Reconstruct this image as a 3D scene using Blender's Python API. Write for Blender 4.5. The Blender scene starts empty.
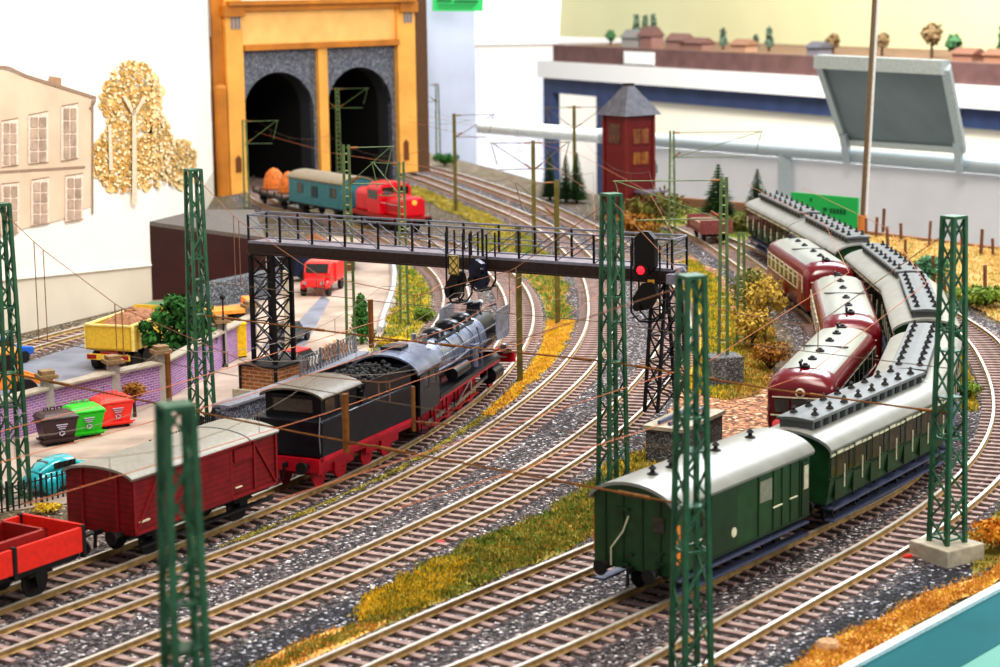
import bpy, math, random
from math import sin, cos, pi, radians, atan2, hypot, sqrt
from mathutils import Vector, Matrix
random.seed(7)
SC = bpy.context.scene
COL = SC.collection
# ------------------------------------------------------------------ camera model (1 unit = 1 prototype metre of the H0 layout)
RT = .35
F, CY, PT, RL, CH = 2000., 300., radians(9.1), radians(-.8), 18.9 + RT
_c, _s = cos(RL), sin(RL)
def ray(px, py):
    x, y = px - 500, CY - py
    x, y = _c*x - _s*y, _s*x + _c*y
    return x, F*cos(PT) + y*sin(PT), -F*sin(PT) + y*cos(PT)
def G(px, py, z=0.):
    a, b, c = ray(px, py); t = (z - CH)/c
    return Vector((a*t, b*t, z))
def D(px, py, Y):
    a, b, c = ray(px, py); t = Y/b
    return Vector((a*t, Y, CH + c*t))
def on_plane(px, py, P, Q):
    """point of the vertical plane through ground points P, Q seen at a pixel"""
    a, b, c = ray(px, py)
    nx, ny = -(Q[1]-P[1]), (Q[0]-P[0])
    t = (P[0]*nx + P[1]*ny)/(a*nx + b*ny)
    return Vector((a*t, b*t, CH + c*t))
def z_at(Y, py, px=500):
    return D(px, py, Y).z

# ------------------------------------------------------------------ materials
def lin(c):
    return tuple(((v/255)/12.92 if v/255 <= .04045 else ((v/255 + .055)/1.055)**2.4) for v in c)
MATS = {}
def mat(name, rgb, rough=.6, metal=0., var=.15, scale=6., bump=0., emit=0., spec=.5, rgb2=None, alpha=1., trans=0., detail=4.):
    if name in MATS: return MATS[name]
    m = bpy.data.materials.new(name); m.use_nodes = True
    nt = m.node_tree; b = nt.nodes['Principled BSDF']
    c = lin(rgb)
    tc = nt.nodes.new('ShaderNodeTexCoord')
    nz = nt.nodes.new('ShaderNodeTexNoise'); nz.inputs['Scale'].default_value = scale; nz.inputs['Detail'].default_value = detail
    nt.links.new(tc.outputs['Object'], nz.inputs['Vector'])
    cr = nt.nodes.new('ShaderNodeValToRGB')
    lo = tuple(v*(1-var) for v in c); hi = tuple(min(1, v*(1+var)) for v in c)
    if rgb2: lo, hi = c, lin(rgb2)
    cr.color_ramp.elements[0].position = .32; cr.color_ramp.elements[1].position = .68
    cr.color_ramp.elements[0].color = (*lo, 1); cr.color_ramp.elements[1].color = (*hi, 1)
    nt.links.new(nz.outputs['Fac'], cr.inputs['Fac'])
    nt.links.new(cr.outputs['Color'], b.inputs['Base Color'])
    b.inputs['Roughness'].default_value = rough; b.inputs['Metallic'].default_value = metal
    b.inputs['Specular IOR Level'].default_value = spec
    if bump:
        bp = nt.nodes.new('ShaderNodeBump'); bp.inputs['Strength'].default_value = bump; bp.inputs['Distance'].default_value = .1
        nt.links.new(nz.outputs['Fac'], bp.inputs['Height']); nt.links.new(bp.outputs['Normal'], b.inputs['Normal'])
    if emit:
        b.inputs['Emission Color'].default_value = (*c, 1); b.inputs['Emission Strength'].default_value = emit
    if trans: b.inputs['Transmission Weight'].default_value = trans
    if alpha < 1: b.inputs['Alpha'].default_value = alpha
    MATS[name] = m
    return m
def speckle(name, cols, scale=6., bump=.6, rough=.85, tint=None, tscale=.12):
    """crushed stone: one random colour per voronoi cell, optional large-scale tint"""
    if name in MATS: return MATS[name]
    m = bpy.data.materials.new(name); m.use_nodes = True
    nt = m.node_tree; b = nt.nodes['Principled BSDF']
    tc = nt.nodes.new('ShaderNodeTexCoord')
    vo = nt.nodes.new('ShaderNodeTexVoronoi'); vo.inputs['Scale'].default_value = scale
    nt.links.new(tc.outputs['Object'], vo.inputs['Vector'])
    sp = nt.nodes.new('ShaderNodeSeparateColor'); nt.links.new(vo.outputs['Color'], sp.inputs['Color'])
    cr = nt.nodes.new('ShaderNodeValToRGB'); cr.color_ramp.interpolation = 'CONSTANT'
    els = cr.color_ramp.elements
    while len(els) < len(cols): els.new(.5)
    for e, (p, c) in zip(els, cols): e.position = p; e.color = (*lin(c), 1)
    nt.links.new(sp.outputs['Red'], cr.inputs['Fac'])
    out = cr.outputs['Color']
    if tint:
        nz = nt.nodes.new('ShaderNodeTexNoise'); nz.inputs['Scale'].default_value = tscale; nz.inputs['Detail'].default_value = 5
        nt.links.new(tc.outputs['Object'], nz.inputs['Vector'])
        r2 = nt.nodes.new('ShaderNodeValToRGB'); r2.color_ramp.elements[0].position = .45; r2.color_ramp.elements[1].position = .62
        nt.links.new(nz.outputs['Fac'], r2.inputs['Fac'])
        mx = nt.nodes.new('ShaderNodeMix'); mx.data_type = 'RGBA'; mx.blend_type = 'MIX'
        sc_ = nt.nodes.new('ShaderNodeMath'); sc_.operation = 'MULTIPLY'; sc_.inputs[1].default_value = .6
        nt.links.new(r2.outputs['Color'], sc_.inputs[0]); nt.links.new(sc_.outputs[0], mx.inputs['Factor'])
        nt.links.new(out, mx.inputs['A']); mx.inputs['B'].default_value = (*lin(tint), 1)
        out = mx.outputs['Result']
    nt.links.new(out, b.inputs['Base Color'])
    bp = nt.nodes.new('ShaderNodeBump'); bp.inputs['Strength'].default_value = bump; bp.inputs['Distance'].default_value = .12; bp.invert = True
    nt.links.new(vo.outputs['Distance'], bp.inputs['Height']); nt.links.new(bp.outputs['Normal'], b.inputs['Normal'])
    b.inputs['Roughness'].default_value = rough
    MATS[name] = m
    return m
def bricks(name, c1, c2, mortar, scale=1., bw=.5, bh=.2, ms=.03):
    if name in MATS: return MATS[name]
    m = bpy.data.materials.new(name); m.use_nodes = True
    nt = m.node_tree; b = nt.nodes['Principled BSDF']
    tc = nt.nodes.new('ShaderNodeTexCoord')
    br = nt.nodes.new('ShaderNodeTexBrick')
    br.inputs['Color1'].default_value = (*lin(c1), 1); br.inputs['Color2'].default_value = (*lin(c2), 1); br.inputs['Mortar'].default_value = (*lin(mortar), 1)
    br.inputs['Scale'].default_value = scale; br.inputs['Brick Width'].default_value = bw; br.inputs['Row Height'].default_value = bh; br.inputs['Mortar Size'].default_value = ms
    sx = nt.nodes.new('ShaderNodeSeparateXYZ'); cx = nt.nodes.new('ShaderNodeCombineXYZ')
    ad = nt.nodes.new('ShaderNodeMath'); ad.operation = 'ADD'
    nt.links.new(tc.outputs['Object'], sx.inputs[0]); nt.links.new(sx.outputs['X'], ad.inputs[0]); nt.links.new(sx.outputs['Y'], ad.inputs[1])
    nt.links.new(ad.outputs[0], cx.inputs['X']); nt.links.new(sx.outputs['Z'], cx.inputs['Y'])
    nt.links.new(cx.outputs[0], br.inputs['Vector']); nt.links.new(br.outputs['Color'], b.inputs['Base Color'])
    b.inputs['Roughness'].default_value = .8
    MATS[name] = m
    return m
def planks(name, rgb, dark, pitch, axis='X', rough=.6, wid=.1):
    """boards: dark grooves every `pitch` along one local axis"""
    if name in MATS: return MATS[name]
    m = mat(name, rgb, rough, var=.2, scale=3.)
    nt = m.node_tree; b = nt.nodes['Principled BSDF']
    src = b.inputs['Base Color'].links[0].from_socket
    tc = nt.nodes.new('ShaderNodeTexCoord'); sx = nt.nodes.new('ShaderNodeSeparateXYZ'); nt.links.new(tc.outputs['Object'], sx.inputs[0])
    a = nt.nodes.new('ShaderNodeMath'); a.operation = 'DIVIDE'; a.inputs[1].default_value = pitch; nt.links.new(sx.outputs[axis], a.inputs[0])
    f = nt.nodes.new('ShaderNodeMath'); f.operation = 'FRACT'; nt.links.new(a.outputs[0], f.inputs[0])
    l = nt.nodes.new('ShaderNodeMath'); l.operation = 'LESS_THAN'; l.inputs[1].default_value = wid; nt.links.new(f.outputs[0], l.inputs[0])
    mx = nt.nodes.new('ShaderNodeMix'); mx.data_type = 'RGBA'
    nt.links.new(l.outputs[0], mx.inputs['Factor']); nt.links.new(src, mx.inputs['A']); mx.inputs['B'].default_value = (*lin(dark), 1)
    nt.links.new(mx.outputs['Result'], b.inputs['Base Color'])
    return m

# ------------------------------------------------------------------ mesh builder
class MB:
    def __init__(s): s.v = []; s.f = []
    def add(s, vs, fs):
        n = len(s.v); s.v += [tuple(p) for p in vs]; s.f += [tuple(i+n for i in f) for f in fs]; return s
    def bx(s, x0, x1, y0, y1, z0, z1):
        return s.add([(x0,y0,z0),(x1,y0,z0),(x1,y1,z0),(x0,y1,z0),(x0,y0,z1),(x1,y0,z1),(x1,y1,z1),(x0,y1,z1)],
                     [(0,3,2,1),(4,5,6,7),(0,1,5,4),(1,2,6,5),(2,3,7,6),(3,0,4,7)])
    def cb(s, x, y, z, dx, dy, dz): return s.bx(x-dx/2, x+dx/2, y-dy/2, y+dy/2, z-dz/2, z+dz/2)
    def bar(s, p, q, w, h=None):
        p, q = Vector(p), Vector(q); h = w if h is None else h
        d = (q-p)
        if d.length < 1e-6: return s
        d.normalize(); up = Vector((0,0,1)) if abs(d.z) < .95 else Vector((1,0,0))
        a = d.cross(up).normalized()*w/2; b = d.cross(a).normalized()*h/2
        vs = [p-a-b, p+a-b, p+a+b, p-a+b, q-a-b, q+a-b, q+a+b, q-a+b]
        return s.add(vs, [(0,1,2,3),(7,6,5,4),(0,4,5,1),(1,5,6,2),(2,6,7,3),(3,7,4,0)])
    def tube(s, p, q, r, n=8, r2=None, caps=True):
        p, q = Vector(p), Vector(q); r2 = r if r2 is None else r2
        d = (q-p).normalized(); up = Vector((0,0,1)) if abs(d.z) < .95 else Vector((1,0,0))
        a = d.cross(up).normalized(); b = a.cross(d)
        vs = []
        for c, rr in ((p, r), (q, r2)):
            vs += [c + (a*cos(2*pi*i/n) + b*sin(2*pi*i/n))*rr for i in range(n)]
        fs = [(i, (i+1) % n, n+(i+1) % n, n+i) for i in range(n)]
        if caps: fs += [tuple(range(n-1, -1, -1)), tuple(range(n, 2*n))]
        return s.add(vs, fs)
    def path(s, pts, r, n=5):
        for a, b in zip(pts, pts[1:]): s.tube(a, b, r, n)
        return s
    def lathe(s, prof, c=(0,0,0), axis='Z', n=16):
        vs = []; m = len(prof)
        for r, h in prof:
            for i in range(n):
                u, w = r*cos(2*pi*i/n), r*sin(2*pi*i/n)
                p = (u, w, h) if axis == 'Z' else ((h, u, w) if axis == 'X' else (u, h, w))
                vs.append((p[0]+c[0], p[1]+c[1], p[2]+c[2]))
        fs = [(k*n+i, k*n+(i+1) % n, (k+1)*n+(i+1) % n, (k+1)*n+i) for k in range(m-1) for i in range(n)]
        fs += [tuple(range(n-1, -1, -1)), tuple((m-1)*n+i for i in range(n))]
        return s.add(vs, fs)
    def ball(s, c, rx, ry=None, rz=None, n=10, m=7):
        ry = rx if ry is None else ry; rz = rx if rz is None else rz
        vs = [(c[0], c[1], c[2]-rz)]
        for k in range(1, m):
            t = pi*k/m
            vs += [(c[0]+rx*sin(t)*cos(2*pi*i/n), c[1]+ry*sin(t)*sin(2*pi*i/n), c[2]-rz*cos(t)) for i in range(n)]
        vs.append((c[0], c[1], c[2]+rz)); L = len(vs)-1
        fs = [(0, 1+(i+1) % n, 1+i) for i in range(n)]
        fs += [(1+k*n+i, 1+k*n+(i+1) % n, 1+(k+1)*n+(i+1) % n, 1+(k+1)*n+i) for k in range(m-2) for i in range(n)]
        fs += [(L, 1+(m-2)*n+i, 1+(m-2)*n+(i+1) % n) for i in range(n)]
        return s.add(vs, fs)
    def prism(s, poly, a0, a1, axis='Z'):
        """poly in the two other axes (X: y,z / Y: x,z / Z: x,y), extruded a0..a1"""
        n = len(poly)
        def P(u, v, w): return {'X': (w, u, v), 'Y': (u, w, v), 'Z': (u, v, w)}[axis]
        vs = [P(u, v, a0) for u, v in poly] + [P(u, v, a1) for u, v in poly]
        fs = [tuple(range(n-1, -1, -1)), tuple(range(n, 2*n))] + [(i, (i+1) % n, n+(i+1) % n, n+i) for i in range(n)]
        return s.add(vs, fs)
    def loft(s, rings, closed=True, caps=True):
        n = len(rings[0]); vs = [p for r in rings for p in r]
        k = n if closed else n-1
        fs = [(j*n+i, j*n+(i+1) % n, (j+1)*n+(i+1) % n, (j+1)*n+i) for j in range(len(rings)-1) for i in range(k)]
        if caps and closed: fs += [tuple(range(n-1, -1, -1)), tuple((len(rings)-1)*n+i for i in range(n))]
        return s.add(vs, fs)
    def quad(s, a, b, c, d): return s.add([a, b, c, d], [(0, 1, 2, 3)])
    def xf(s, M, start=0):
        s.v = s.v[:start] + [tuple(M @ Vector(p)) for p in s.v[start:]]; return s
    def build(s, name, m, parent=None, smooth=False, bevel=0., fix=True):
        me = bpy.data.meshes.new(name); me.from_pydata(s.v, [], s.f); me.update()
        if fix and len(s.v) < 60000:
            import bmesh
            bm = bmesh.new(); bm.from_mesh(me); bmesh.ops.recalc_face_normals(bm, faces=bm.faces); bm.to_mesh(me); bm.free()
        if m: me.materials.append(m)
        if smooth:
            for p in me.polygons: p.use_smooth = True
            try: me.set_sharp_from_angle(angle=radians(42))
            except Exception: pass
        o = bpy.data.objects.new(name, me); COL.objects.link(o)
        if parent: o.parent = parent
        if bevel:
            b = o.modifiers.new('bevel', 'BEVEL'); b.width = bevel; b.segments = 2; b.limit_method = 'ANGLE'
        return o
def thing(name, label, cat, loc=(0,0,0), rz=0., group=None):
    o = bpy.data.objects.new(name, None); COL.objects.link(o)
    o.empty_display_size = .2
    o.location = loc; o.rotation_euler = (0, 0, rz); o['label'] = label; o['category'] = cat
    if group: o['group'] = group
    return o
def tag(o, label, cat, group=None, kind=None):
    o['label'] = label; o['category'] = cat
    if group: o['group'] = group
    if kind: o['kind'] = kind
    return o
def struct(o, label=None):
    o['kind'] = 'structure'
    if label: o['label'] = label; o['category'] = o.name.split('_')[0]
    return o
def dup(root, loc=None, rz=None, label=None, group=None, sx=None, mats=None):
    r = root.copy(); COL.objects.link(r)
    if loc is not None: r.location = loc
    if rz is not None: r.rotation_euler = (0, 0, rz)
    if sx is not None: r.scale = (sx, 1, 1)
    if label: r['label'] = label
    if group: r['group'] = group
    def rec(src, dst):
        for ch in list(src.children):
            c = ch.copy(); COL.objects.link(c); c.parent = dst; rec(ch, c)
    rec(root, r)
    return r

# ------------------------------------------------------------------ smooth paths
class Path:
    def __init__(s, pts, off=0.):
        P = [Vector((p[0], p[1], 0)) for p in pts]
        P = [P[0]*2-P[1]] + P + [P[-1]*2-P[-2]]
        out = []
        for i in range(1, len(P)-2):
            p0, p1, p2, p3 = P[i-1:i+3]
            k = max(2, int((p2-p1).length/.5))
            # centripetal tangents
            d0, d1, d2 = sqrt((p1-p0).length)+1e-6, sqrt((p2-p1).length)+1e-6, sqrt((p3-p2).length)+1e-6
            m1 = (p1-p0)/d0 - (p2-p0)/(d0+d1) + (p2-p1)/d1; m1 *= d1
            m2 = (p2-p1)/d1 - (p3-p1)/(d1+d2) + (p3-p2)/d2; m2 *= d1
            for j in range(k):
                t = j/k
                out.append((2*t**3-3*t*t+1)*p1 + (t**3-2*t*t+t)*m1 + (-2*t**3+3*t*t)*p2 + (t**3-t*t)*m2)
        out.append(P[-2])
        for _ in range(60):                                     # fair the curve
            out = [out[0]] + [(out[i-1]+out[i]*2+out[i+1])/4 for i in range(1, len(out)-1)] + [out[-1]]
        s.p = out
        if off:
            T = s.tangents(); s.p = [p + Vector((-t.y, t.x, 0))*off for p, t in zip(s.p, T)]
        s.S = [0.]
        for a, b in zip(s.p, s.p[1:]): s.S.append(s.S[-1] + (b-a).length)
        s.len = s.S[-1]
    def tangents(s):
        n = len(s.p); return [(s.p[min(i+1, n-1)]-s.p[max(i-1, 0)]).normalized() for i in range(n)]
    def at(s, d):
        d = max(0, min(s.len-1e-6, d))
        import bisect
        i = max(0, min(len(s.S)-2, bisect.bisect_right(s.S, d)-1)); t = (d-s.S[i])/(s.S[i+1]-s.S[i])
        return s.p[i].lerp(s.p[i+1], t)
    def tan(s, d, e=.5): return (s.at(d+e)-s.at(d-e)).normalized()
    def near(s, q):
        q = Vector((q[0], q[1], 0)); b = min(range(len(s.p)), key=lambda i: (s.p[i]-q).length_squared)
        return s.S[b]
    def frame(s, d, half=0.):
        """midpoint and heading of a rigid vehicle whose wheels sit at d-half and d+half"""
        if half: a, b = s.at(d-half), s.at(d+half); m = (a+b)/2; t = b-a
        else: m, t = s.at(d), s.tan(d)
        return m, atan2(t.y, t.x)
    def off(s, d, lat):
        m, t = s.at(d), s.tan(d); return m + Vector((-t.y, t.x, 0))*lat
WORLD, W1, W2, W3, W4, W5 = .45, 230000, 110000, 100000, 330000, 26000
LOOK, EXPO = 'Medium High Contrast', 0.
# ------------------------------------------------------------------ camera, lights, world
cam_d = bpy.data.cameras.new('camera'); cam = bpy.data.objects.new('camera', cam_d); COL.objects.link(cam); SC.camera = cam
fw = Vector((0, cos(PT), -sin(PT))); up0 = Vector((0, sin(PT), cos(PT))); r0 = Vector((1, 0, 0))
R = r0*_c + up0*_s; U = -r0*_s + up0*_c
mw = Matrix(((R.x, U.x, -fw.x, 0), (R.y, U.y, -fw.y, 0), (R.z, U.z, -fw.z, CH), (0, 0, 0, 1)))
cam.matrix_world = mw
cam_d.sensor_width = 36.; cam_d.lens = F*36/1000; cam_d.shift_y = -(333.5-CY)/1000*1.
cam_d.clip_start = 1; cam_d.clip_end = 3000
cam_d.dof.use_dof = True; cam_d.dof.focus_distance = 84.; cam_d.dof.aperture_fstop = .072/.2
w = bpy.data.worlds.new('world'); SC.world = w; w.use_nodes = True
bg = w.node_tree.nodes['Background']; bg.inputs['Color'].default_value = (1., .965, .92, 1); bg.inputs['Strength'].default_value = WORLD
def area(name, loc, target, sx, sy, power, col):
    l = bpy.data.lights.new(name, 'AREA'); l.shape = 'RECTANGLE'; l.size = sx; l.size_y = sy; l.energy = power; l.color = col
    o = bpy.data.objects.new(name, l); COL.objects.link(o); o.location = loc
    o.rotation_euler = (Vector(target)-Vector(loc)).to_track_quat('-Z', 'Y').to_euler()
    return o
area('window_light', (60, 215, 110), (4, 85, 0), 90, 60, W1, (.86, .93, 1.))
area('ceiling_lamp', (10, 30, 120), (6, 120, 0), 60, 60, W2, (1., .92, .8))
area('right_window_light', (150, 60, 70), (-10, 120, 5), 60, 50, W3, (1., .98, .95))
area('far_room_fill', (24, 225, 90), (22, 372, 4), 60, 40, W4, (1., .98, .93))  # added fill, not a room fitting; lifts the distant layout and blind
area('backdrop_fill', (8, 84, 62), (-22, 118, 10), 22, 22, W5, (1., .96, .9))  # unseen light added above the frame to keep the backdrop white
SC.view_settings.view_transform = 'Standard'
SC.view_settings.look = LOOK
SC.view_settings.exposure = EXPO
try:
    SC.cycles.max_bounces = 6; SC.cycles.diffuse_bounces = 3; SC.cycles.use_denoising = True
except Exception: pass
# ------------------------------------------------------------------ track centre lines (traced on the rail-top plane)
def gp(*pts): return [G(x, y, RT) for x, y in pts]
HG = .7175
A_r = gp((-90, 640), (0, 608), (48, 590.5), (133, 560), (340, 478), (380, 458.5), (415.5, 440), (460, 410.6), (484, 393), (517.8, 357.7), (523.6, 348), (533, 327), (534, 314), (530.8, 296.5), (523.6, 283.7), (512, 272.5), (502.7, 263))
A_c = Path(A_r, HG).p[::8]
PA = Path(A_c + [Vector((-4.6, 146.5, 0)), Vector((-9.0, 155, 0)), Vector((-14., 162.5, 0)), Vector((-18.6, 170, 0)), Vector((-21.8, 180, 0)), Vector((-23.2, 192, 0)), Vector((-24, 214, 0))])
def mid(ls, rs):
    out = []
    L, Rr = Path(ls, -HG), Path(rs, HG)
    for p in L.p[::6]:
        q = Rr.p[min(range(len(Rr.p)), key=lambda i: (Rr.p[i]-p).length_squared)]
        out.append((p+q)/2 if (p-q).length < 1.2 else p)
    return out
B_l = gp((-80, 658), (0, 629), (40, 614.6), (83.5, 600), (120.4, 587), (159, 573), (340, 505.8), (380, 486.5), (407.4, 473), (436.3, 456.9), (465, 441.6), (492, 423.5), (524, 399.4), (550, 380), (569, 359), (581, 343), (587.5, 329), (590.2, 308), (588.3, 290.5), (583.5, 274.4), (578.7, 266.4))
PB = Path(Path(B_l, -HG).p[::8] + gp((554, 232), (523.5, 216), (473, 196), (430, 180), (397, 170)) + [Vector((-14.5, 212, 0)), Vector((-19, 236, 0))])
C_l = gp((-60, 718), (67.4, 666), (112.4, 647.5), (159, 630.6), (369, 546), (417, 522), (455.6, 504), (500.5, 483.3), (560, 446), (597, 420), (624, 394.6), (643.5, 373.7), (654.7, 357.7), (662, 343), (664.5, 319), (660, 295))
PC = Path(Path(C_l, -HG).p[::8] + gp((612, 240), (556, 210.5), (523, 197), (473, 180), (430, 167.5)) + [Vector((-10.5, 214, 0)), Vector((-14.6, 236, 0))])
E_r = gp((420, 706), (518, 666.6), (585.6, 635.4), (620, 621), (709, 579.5), (790, 542), (844, 512))
PE = Path(Path(E_r, HG).p[::8] + [G(904, 369, 4.45), G(923, 323, 4.45), G(927, 310, 4.45), G(914.5, 272, 4.45), G(877, 242, 4.45), G(865, 236, 4.45), G(817.6, 213, 4.45), G(774, 192, 4.45), Vector((17.6, 146, 0))])
F_l = gp((560, 708), (628, 668), (700, 630.5), (781, 584), (865, 543.5), (885, 532.4), (930, 502), (962, 475), (979, 458), (990, 439), (997.6, 414), (996, 395), (988, 369), (976, 347), (961.6, 328))
PF = Path(Path(F_l, -HG).p[::8] + [Vector((24.9, 114, 0)), Vector((24.2, 126, 0)), Vector((22.8, 138, 0)), Vector((20.6, 152, 0))])
D_l = gp((200, 712), (298, 667), (379.5, 631.7), (457, 598), (531, 568.7), (592, 545))
PG = Path(Path(D_l, -HG).p[::8] + [G(770, 390, 3.6), G(805, 368, 3.6), G(844, 326, 3.6), G(851, 314, 3.6), G(837, 273.6, 3.6), G(827, 261, 3.6), G(792, 238, 3.6)] + [Vector((16.9, 126, 0)), Vector((16.3, 135, 0)), Vector((15.2, 147, 0)), Vector((13.8, 155, 0))])
# inner siding, runs hidden behind the express and joins its line beyond the bridge
Y_l = gp((434.5, 326), (442.5, 312.6), (446.5, 296.5), (443.3, 283.7), (432, 267.6), (417, 258))
Yc = Path(Y_l, -HG).p[::6]
sA = PA.near(Yc[0]); PY = Path([PA.off(d, 4.3) for d in (sA-34, sA-26, sA-18, sA-10)] + Yc + [PA.off(PA.near((-9, 155)), .9), PA.off(PA.near((-12, 160)), .1)])
H_pts = gp((-60, 372), (0, 352), (18, 347), (77, 330), (110, 322.5), (148, 315)) + [Vector((-17.9, 120, 0))]
PH = Path(H_pts)

# ------------------------------------------------------------------ ground
M_bal = speckle('ballast_stone', [(0, (20, 18, 22)), (.22, (54, 49, 54)), (.48, (90, 82, 87)), (.72, (126, 116, 118)), (.9, (184, 174, 174)), (.95, (244, 240, 240))], 11., .9)
M_balb = speckle('ballast_brown', [(0, (44, 34, 30)), (.25, (88, 74, 68)), (.55, (124, 107, 99)), (.8, (165, 148, 140)), (.95, (226, 214, 206))], 11., .8)
M_ash = speckle('earth_stones', [(0, (40, 34, 28)), (.3, (84, 74, 62)), (.6, (118, 104, 88)), (.88, (168, 150, 128)), (.97, (220, 205, 180))], 10., .7, tint=(92, 78, 44), tscale=.25)
M_coal = speckle('dark_stone', [(0, (12, 12, 16)), (.3, (34, 34, 42)), (.62, (64, 64, 74)), (.86, (120, 120, 132)), (.95, (225, 225, 235))], 10., 1.)
def ground_sheet():
    mb = MB()
    # outline of the layout table, front edge along the green-blue rim
    e0, e1 = G(790, 700), G(1060, 552)
    pts = [(-60, 30), (e0.x-3, 30), (e0.x, e0.y), (e1.x, e1.y), (34, 78)]
    b1, b2, b3 = G(1100, 262), G(1000, 246), G(845, 231)
    pts += [(b1.x+6, b1.y-10), (b1.x, b1.y), (b2.x, b2.y), (b3.x, b3.y)]
    t1, t2 = G(765, 214), G(655, 204)
    b_ = [G(*q) for q in ((612, 196), (575, 191), (540, 182), (500, 170), (460, 160), (425, 152))]
    pts += [(t1.x, t1.y), (t2.x, t2.y)] + [(q.x, q.y) for q in b_] + [(-8, 250), (-45, 250), (-45, 150), (-60, 110)]
    n = len(pts)
    mb.add([(x, y, -.02) for x, y in pts] + [(x, y, -4) for x, y in pts], [tuple(range(n))] + [(i, n+i, n+(i+1) % n, (i+1) % n) for i in range(n)])
    return mb.build('ground', M_ash)
ground = struct(ground_sheet())
def ribbon(path, halfw, z, s0=0, s1=None, step=1.2, crown=None, jit=.12):
    s1 = path.len if s1 is None else s1
    mb = MB(); rows = []
    n = max(2, int((s1-s0)/step)); rnd = random.Random(int(halfw*100)+int(path.len*7))
    for i in range(n+1):
        d = s0 + (s1-s0)*i/n
        j1, j2 = rnd.uniform(-jit, jit), rnd.uniform(-jit, jit)
        rows.append([(*path.off(d, halfw+.5+j1)[:2], -.015), (*path.off(d, halfw*.8)[:2], z), (*path.off(d, 0)[:2], z), (*path.off(d, -halfw*.8)[:2], z), (*path.off(d, -halfw-.5+j2)[:2], -.015)])
    mb.loft(rows, closed=False, caps=False)
    return mb
def flat_ribbon(path, l0, l1, z, s0, s1, step=1.):
    mb = MB(); n = max(2, int((s1-s0)/step)); rnd = random.Random(3)
    rows = []
    for i in range(n+1):
        d = s0+(s1-s0)*i/n; j = rnd.uniform(-.2, .2)
        rows.append([(*path.off(d, l0+j)[:2], z), (*path.off(d, l1-j)[:2], z)])
    return mb.loft(rows, closed=False, caps=False)
def patch(name, m, px, z, jitter=.0, kind='stuff', label=None, cat=None, world=False):
    pts = [Vector((*p, 0)) if world else G(*p) for p in px]
    # densify and roughen the outline
    out = []; rnd = random.Random(len(px)*13+int(px[0][0]))
    for a, b in zip(pts, pts[1:]+pts[:1]):
        k = max(1, int((b-a).length/1.2))
        for i in range(k):
            p = a.lerp(b, i/k); out.append((p.x+rnd.uniform(-jitter, jitter), p.y+rnd.uniform(-jitter, jitter)))
    me = MB().add([(x, y, z) for x, y in out], [tuple(range(len(out)))])
    o = me.build(name, m)
    if label: tag(o, label, cat, kind=kind)
    else: o['kind'] = kind
    return o, out
def inside(p, poly):
    r = False; j = len(poly)-1
    for i in range(len(poly)):
        (xi, yi), (xj, yj) = poly[i][:2], poly[j][:2]
        if (yi > p[1]) != (yj > p[1]) and p[0] < (xj-xi)*(p[1]-yi)/(yj-yi)+xi: r = not r
        j = i
    return r

# ------------------------------------------------------------------ tracks
M_rail = mat('rail_side', (168, 140, 92), .5, .25, var=.3, scale=3)
M_head = mat('rail_head', (238, 234, 224), .3, .55, var=.05, scale=2)
M_slp = mat('sleeper', (150, 126, 120), .75, var=.35, scale=2.5, bump=.3)
def track(path, label, ballast, pitch=.68, halfw=1.75, z=.06):
    rt = thing('railway_track', label, 'track', (0, 0, 0), 0, 'railway tracks')
    o = ribbon(path, halfw, z).build('ballast_bed', ballast, rt); o['kind'] = 'stuff'
    n = int(path.len/.6)
    for sgn in (1, -1):
        prof = [(-.07, .13), (.07, .13), (.07, .16), (.03, .19), (.03, .28), (.055, .30), (.055, .345), (-.055, .345), (-.055, .30), (-.03, .28), (-.03, .19), (-.07, .16)]
        rings = []; head = []
        for i in range(n+1):
            d = path.len*i/n; c = path.off(d, sgn*.7675); t = path.tan(d); nr = Vector((-t.y, t.x, 0))
            rings.append([(c.x+nr.x*u, c.y+nr.y*u, v) for u, v in prof])
            head.append([(c.x+nr.x*u, c.y+nr.y*u, v) for u, v in ((-.058, .325), (.058, .325), (.058, .352), (-.058, .352))])
        r = MB().loft(rings).build('rail', M_rail, rt)
        MB().loft(head).build('rail_head', M_head, r)
    # sleepers: the hundred that show largest are parts of their own
    k = int(path.len/pitch); pr = MB().bx(-.13, .13, -1.3, 1.3, .0, .14)
    for sg in (1, -1): pr.bx(-.11, .11, sg*.7675-.17, sg*.7675+.17, .14, .165)
    first = None; rest = MB(); cnt = 0
    sl = []
    for i in range(k):
        d = (i+.5)*pitch; p = path.at(d); t = path.tan(d); sl.append((p, atan2(t.y, t.x)))
    vis = [q for q in sl if 0 <= vx(q[0]) <= 1 and q[0].y > 45]
    vis.sort(key=lambda q: q[0].y)
    big = set(id(q) for q in vis[:100])
    for q in sl:
        if id(q) in big:
            if first is None: first = pr.build('sleeper', M_slp, rt); o = first
            else: o = first.copy(); COL.objects.link(o)
            o.location = (q[0].x, q[0].y, 0); o.rotation_euler = (0, 0, q[1])
        else:
            M = Matrix.Translation((q[0].x, q[0].y, 0)) @ Matrix.Rotation(q[1], 4, 'Z')
            st = len(rest.v); rest.add([M @ Vector(v) for v in pr.v] if False else [M @ Vector(v) for v in MBS], MBF)
    if rest.v:
        o = rest.build('sleeper_run', M_slp, rt, fix=False); o['kind'] = 'stuff'
    return rt
_b = MB().bx(-.13, .13, -1.3, 1.3, .0, .14); MBS, MBF = _b.v, _b.f
def vx(p):
    z = -CH; fwd = p.y*cos(PT)-z*sin(PT); return (500+F*p.x/fwd)/1000
track(PA, 'track curving under the black steam locomotive and the dark red covered wagon', M_bal)
track(PB, 'empty track next to the black steam locomotive, curving under the signal bridge', M_bal)
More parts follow.
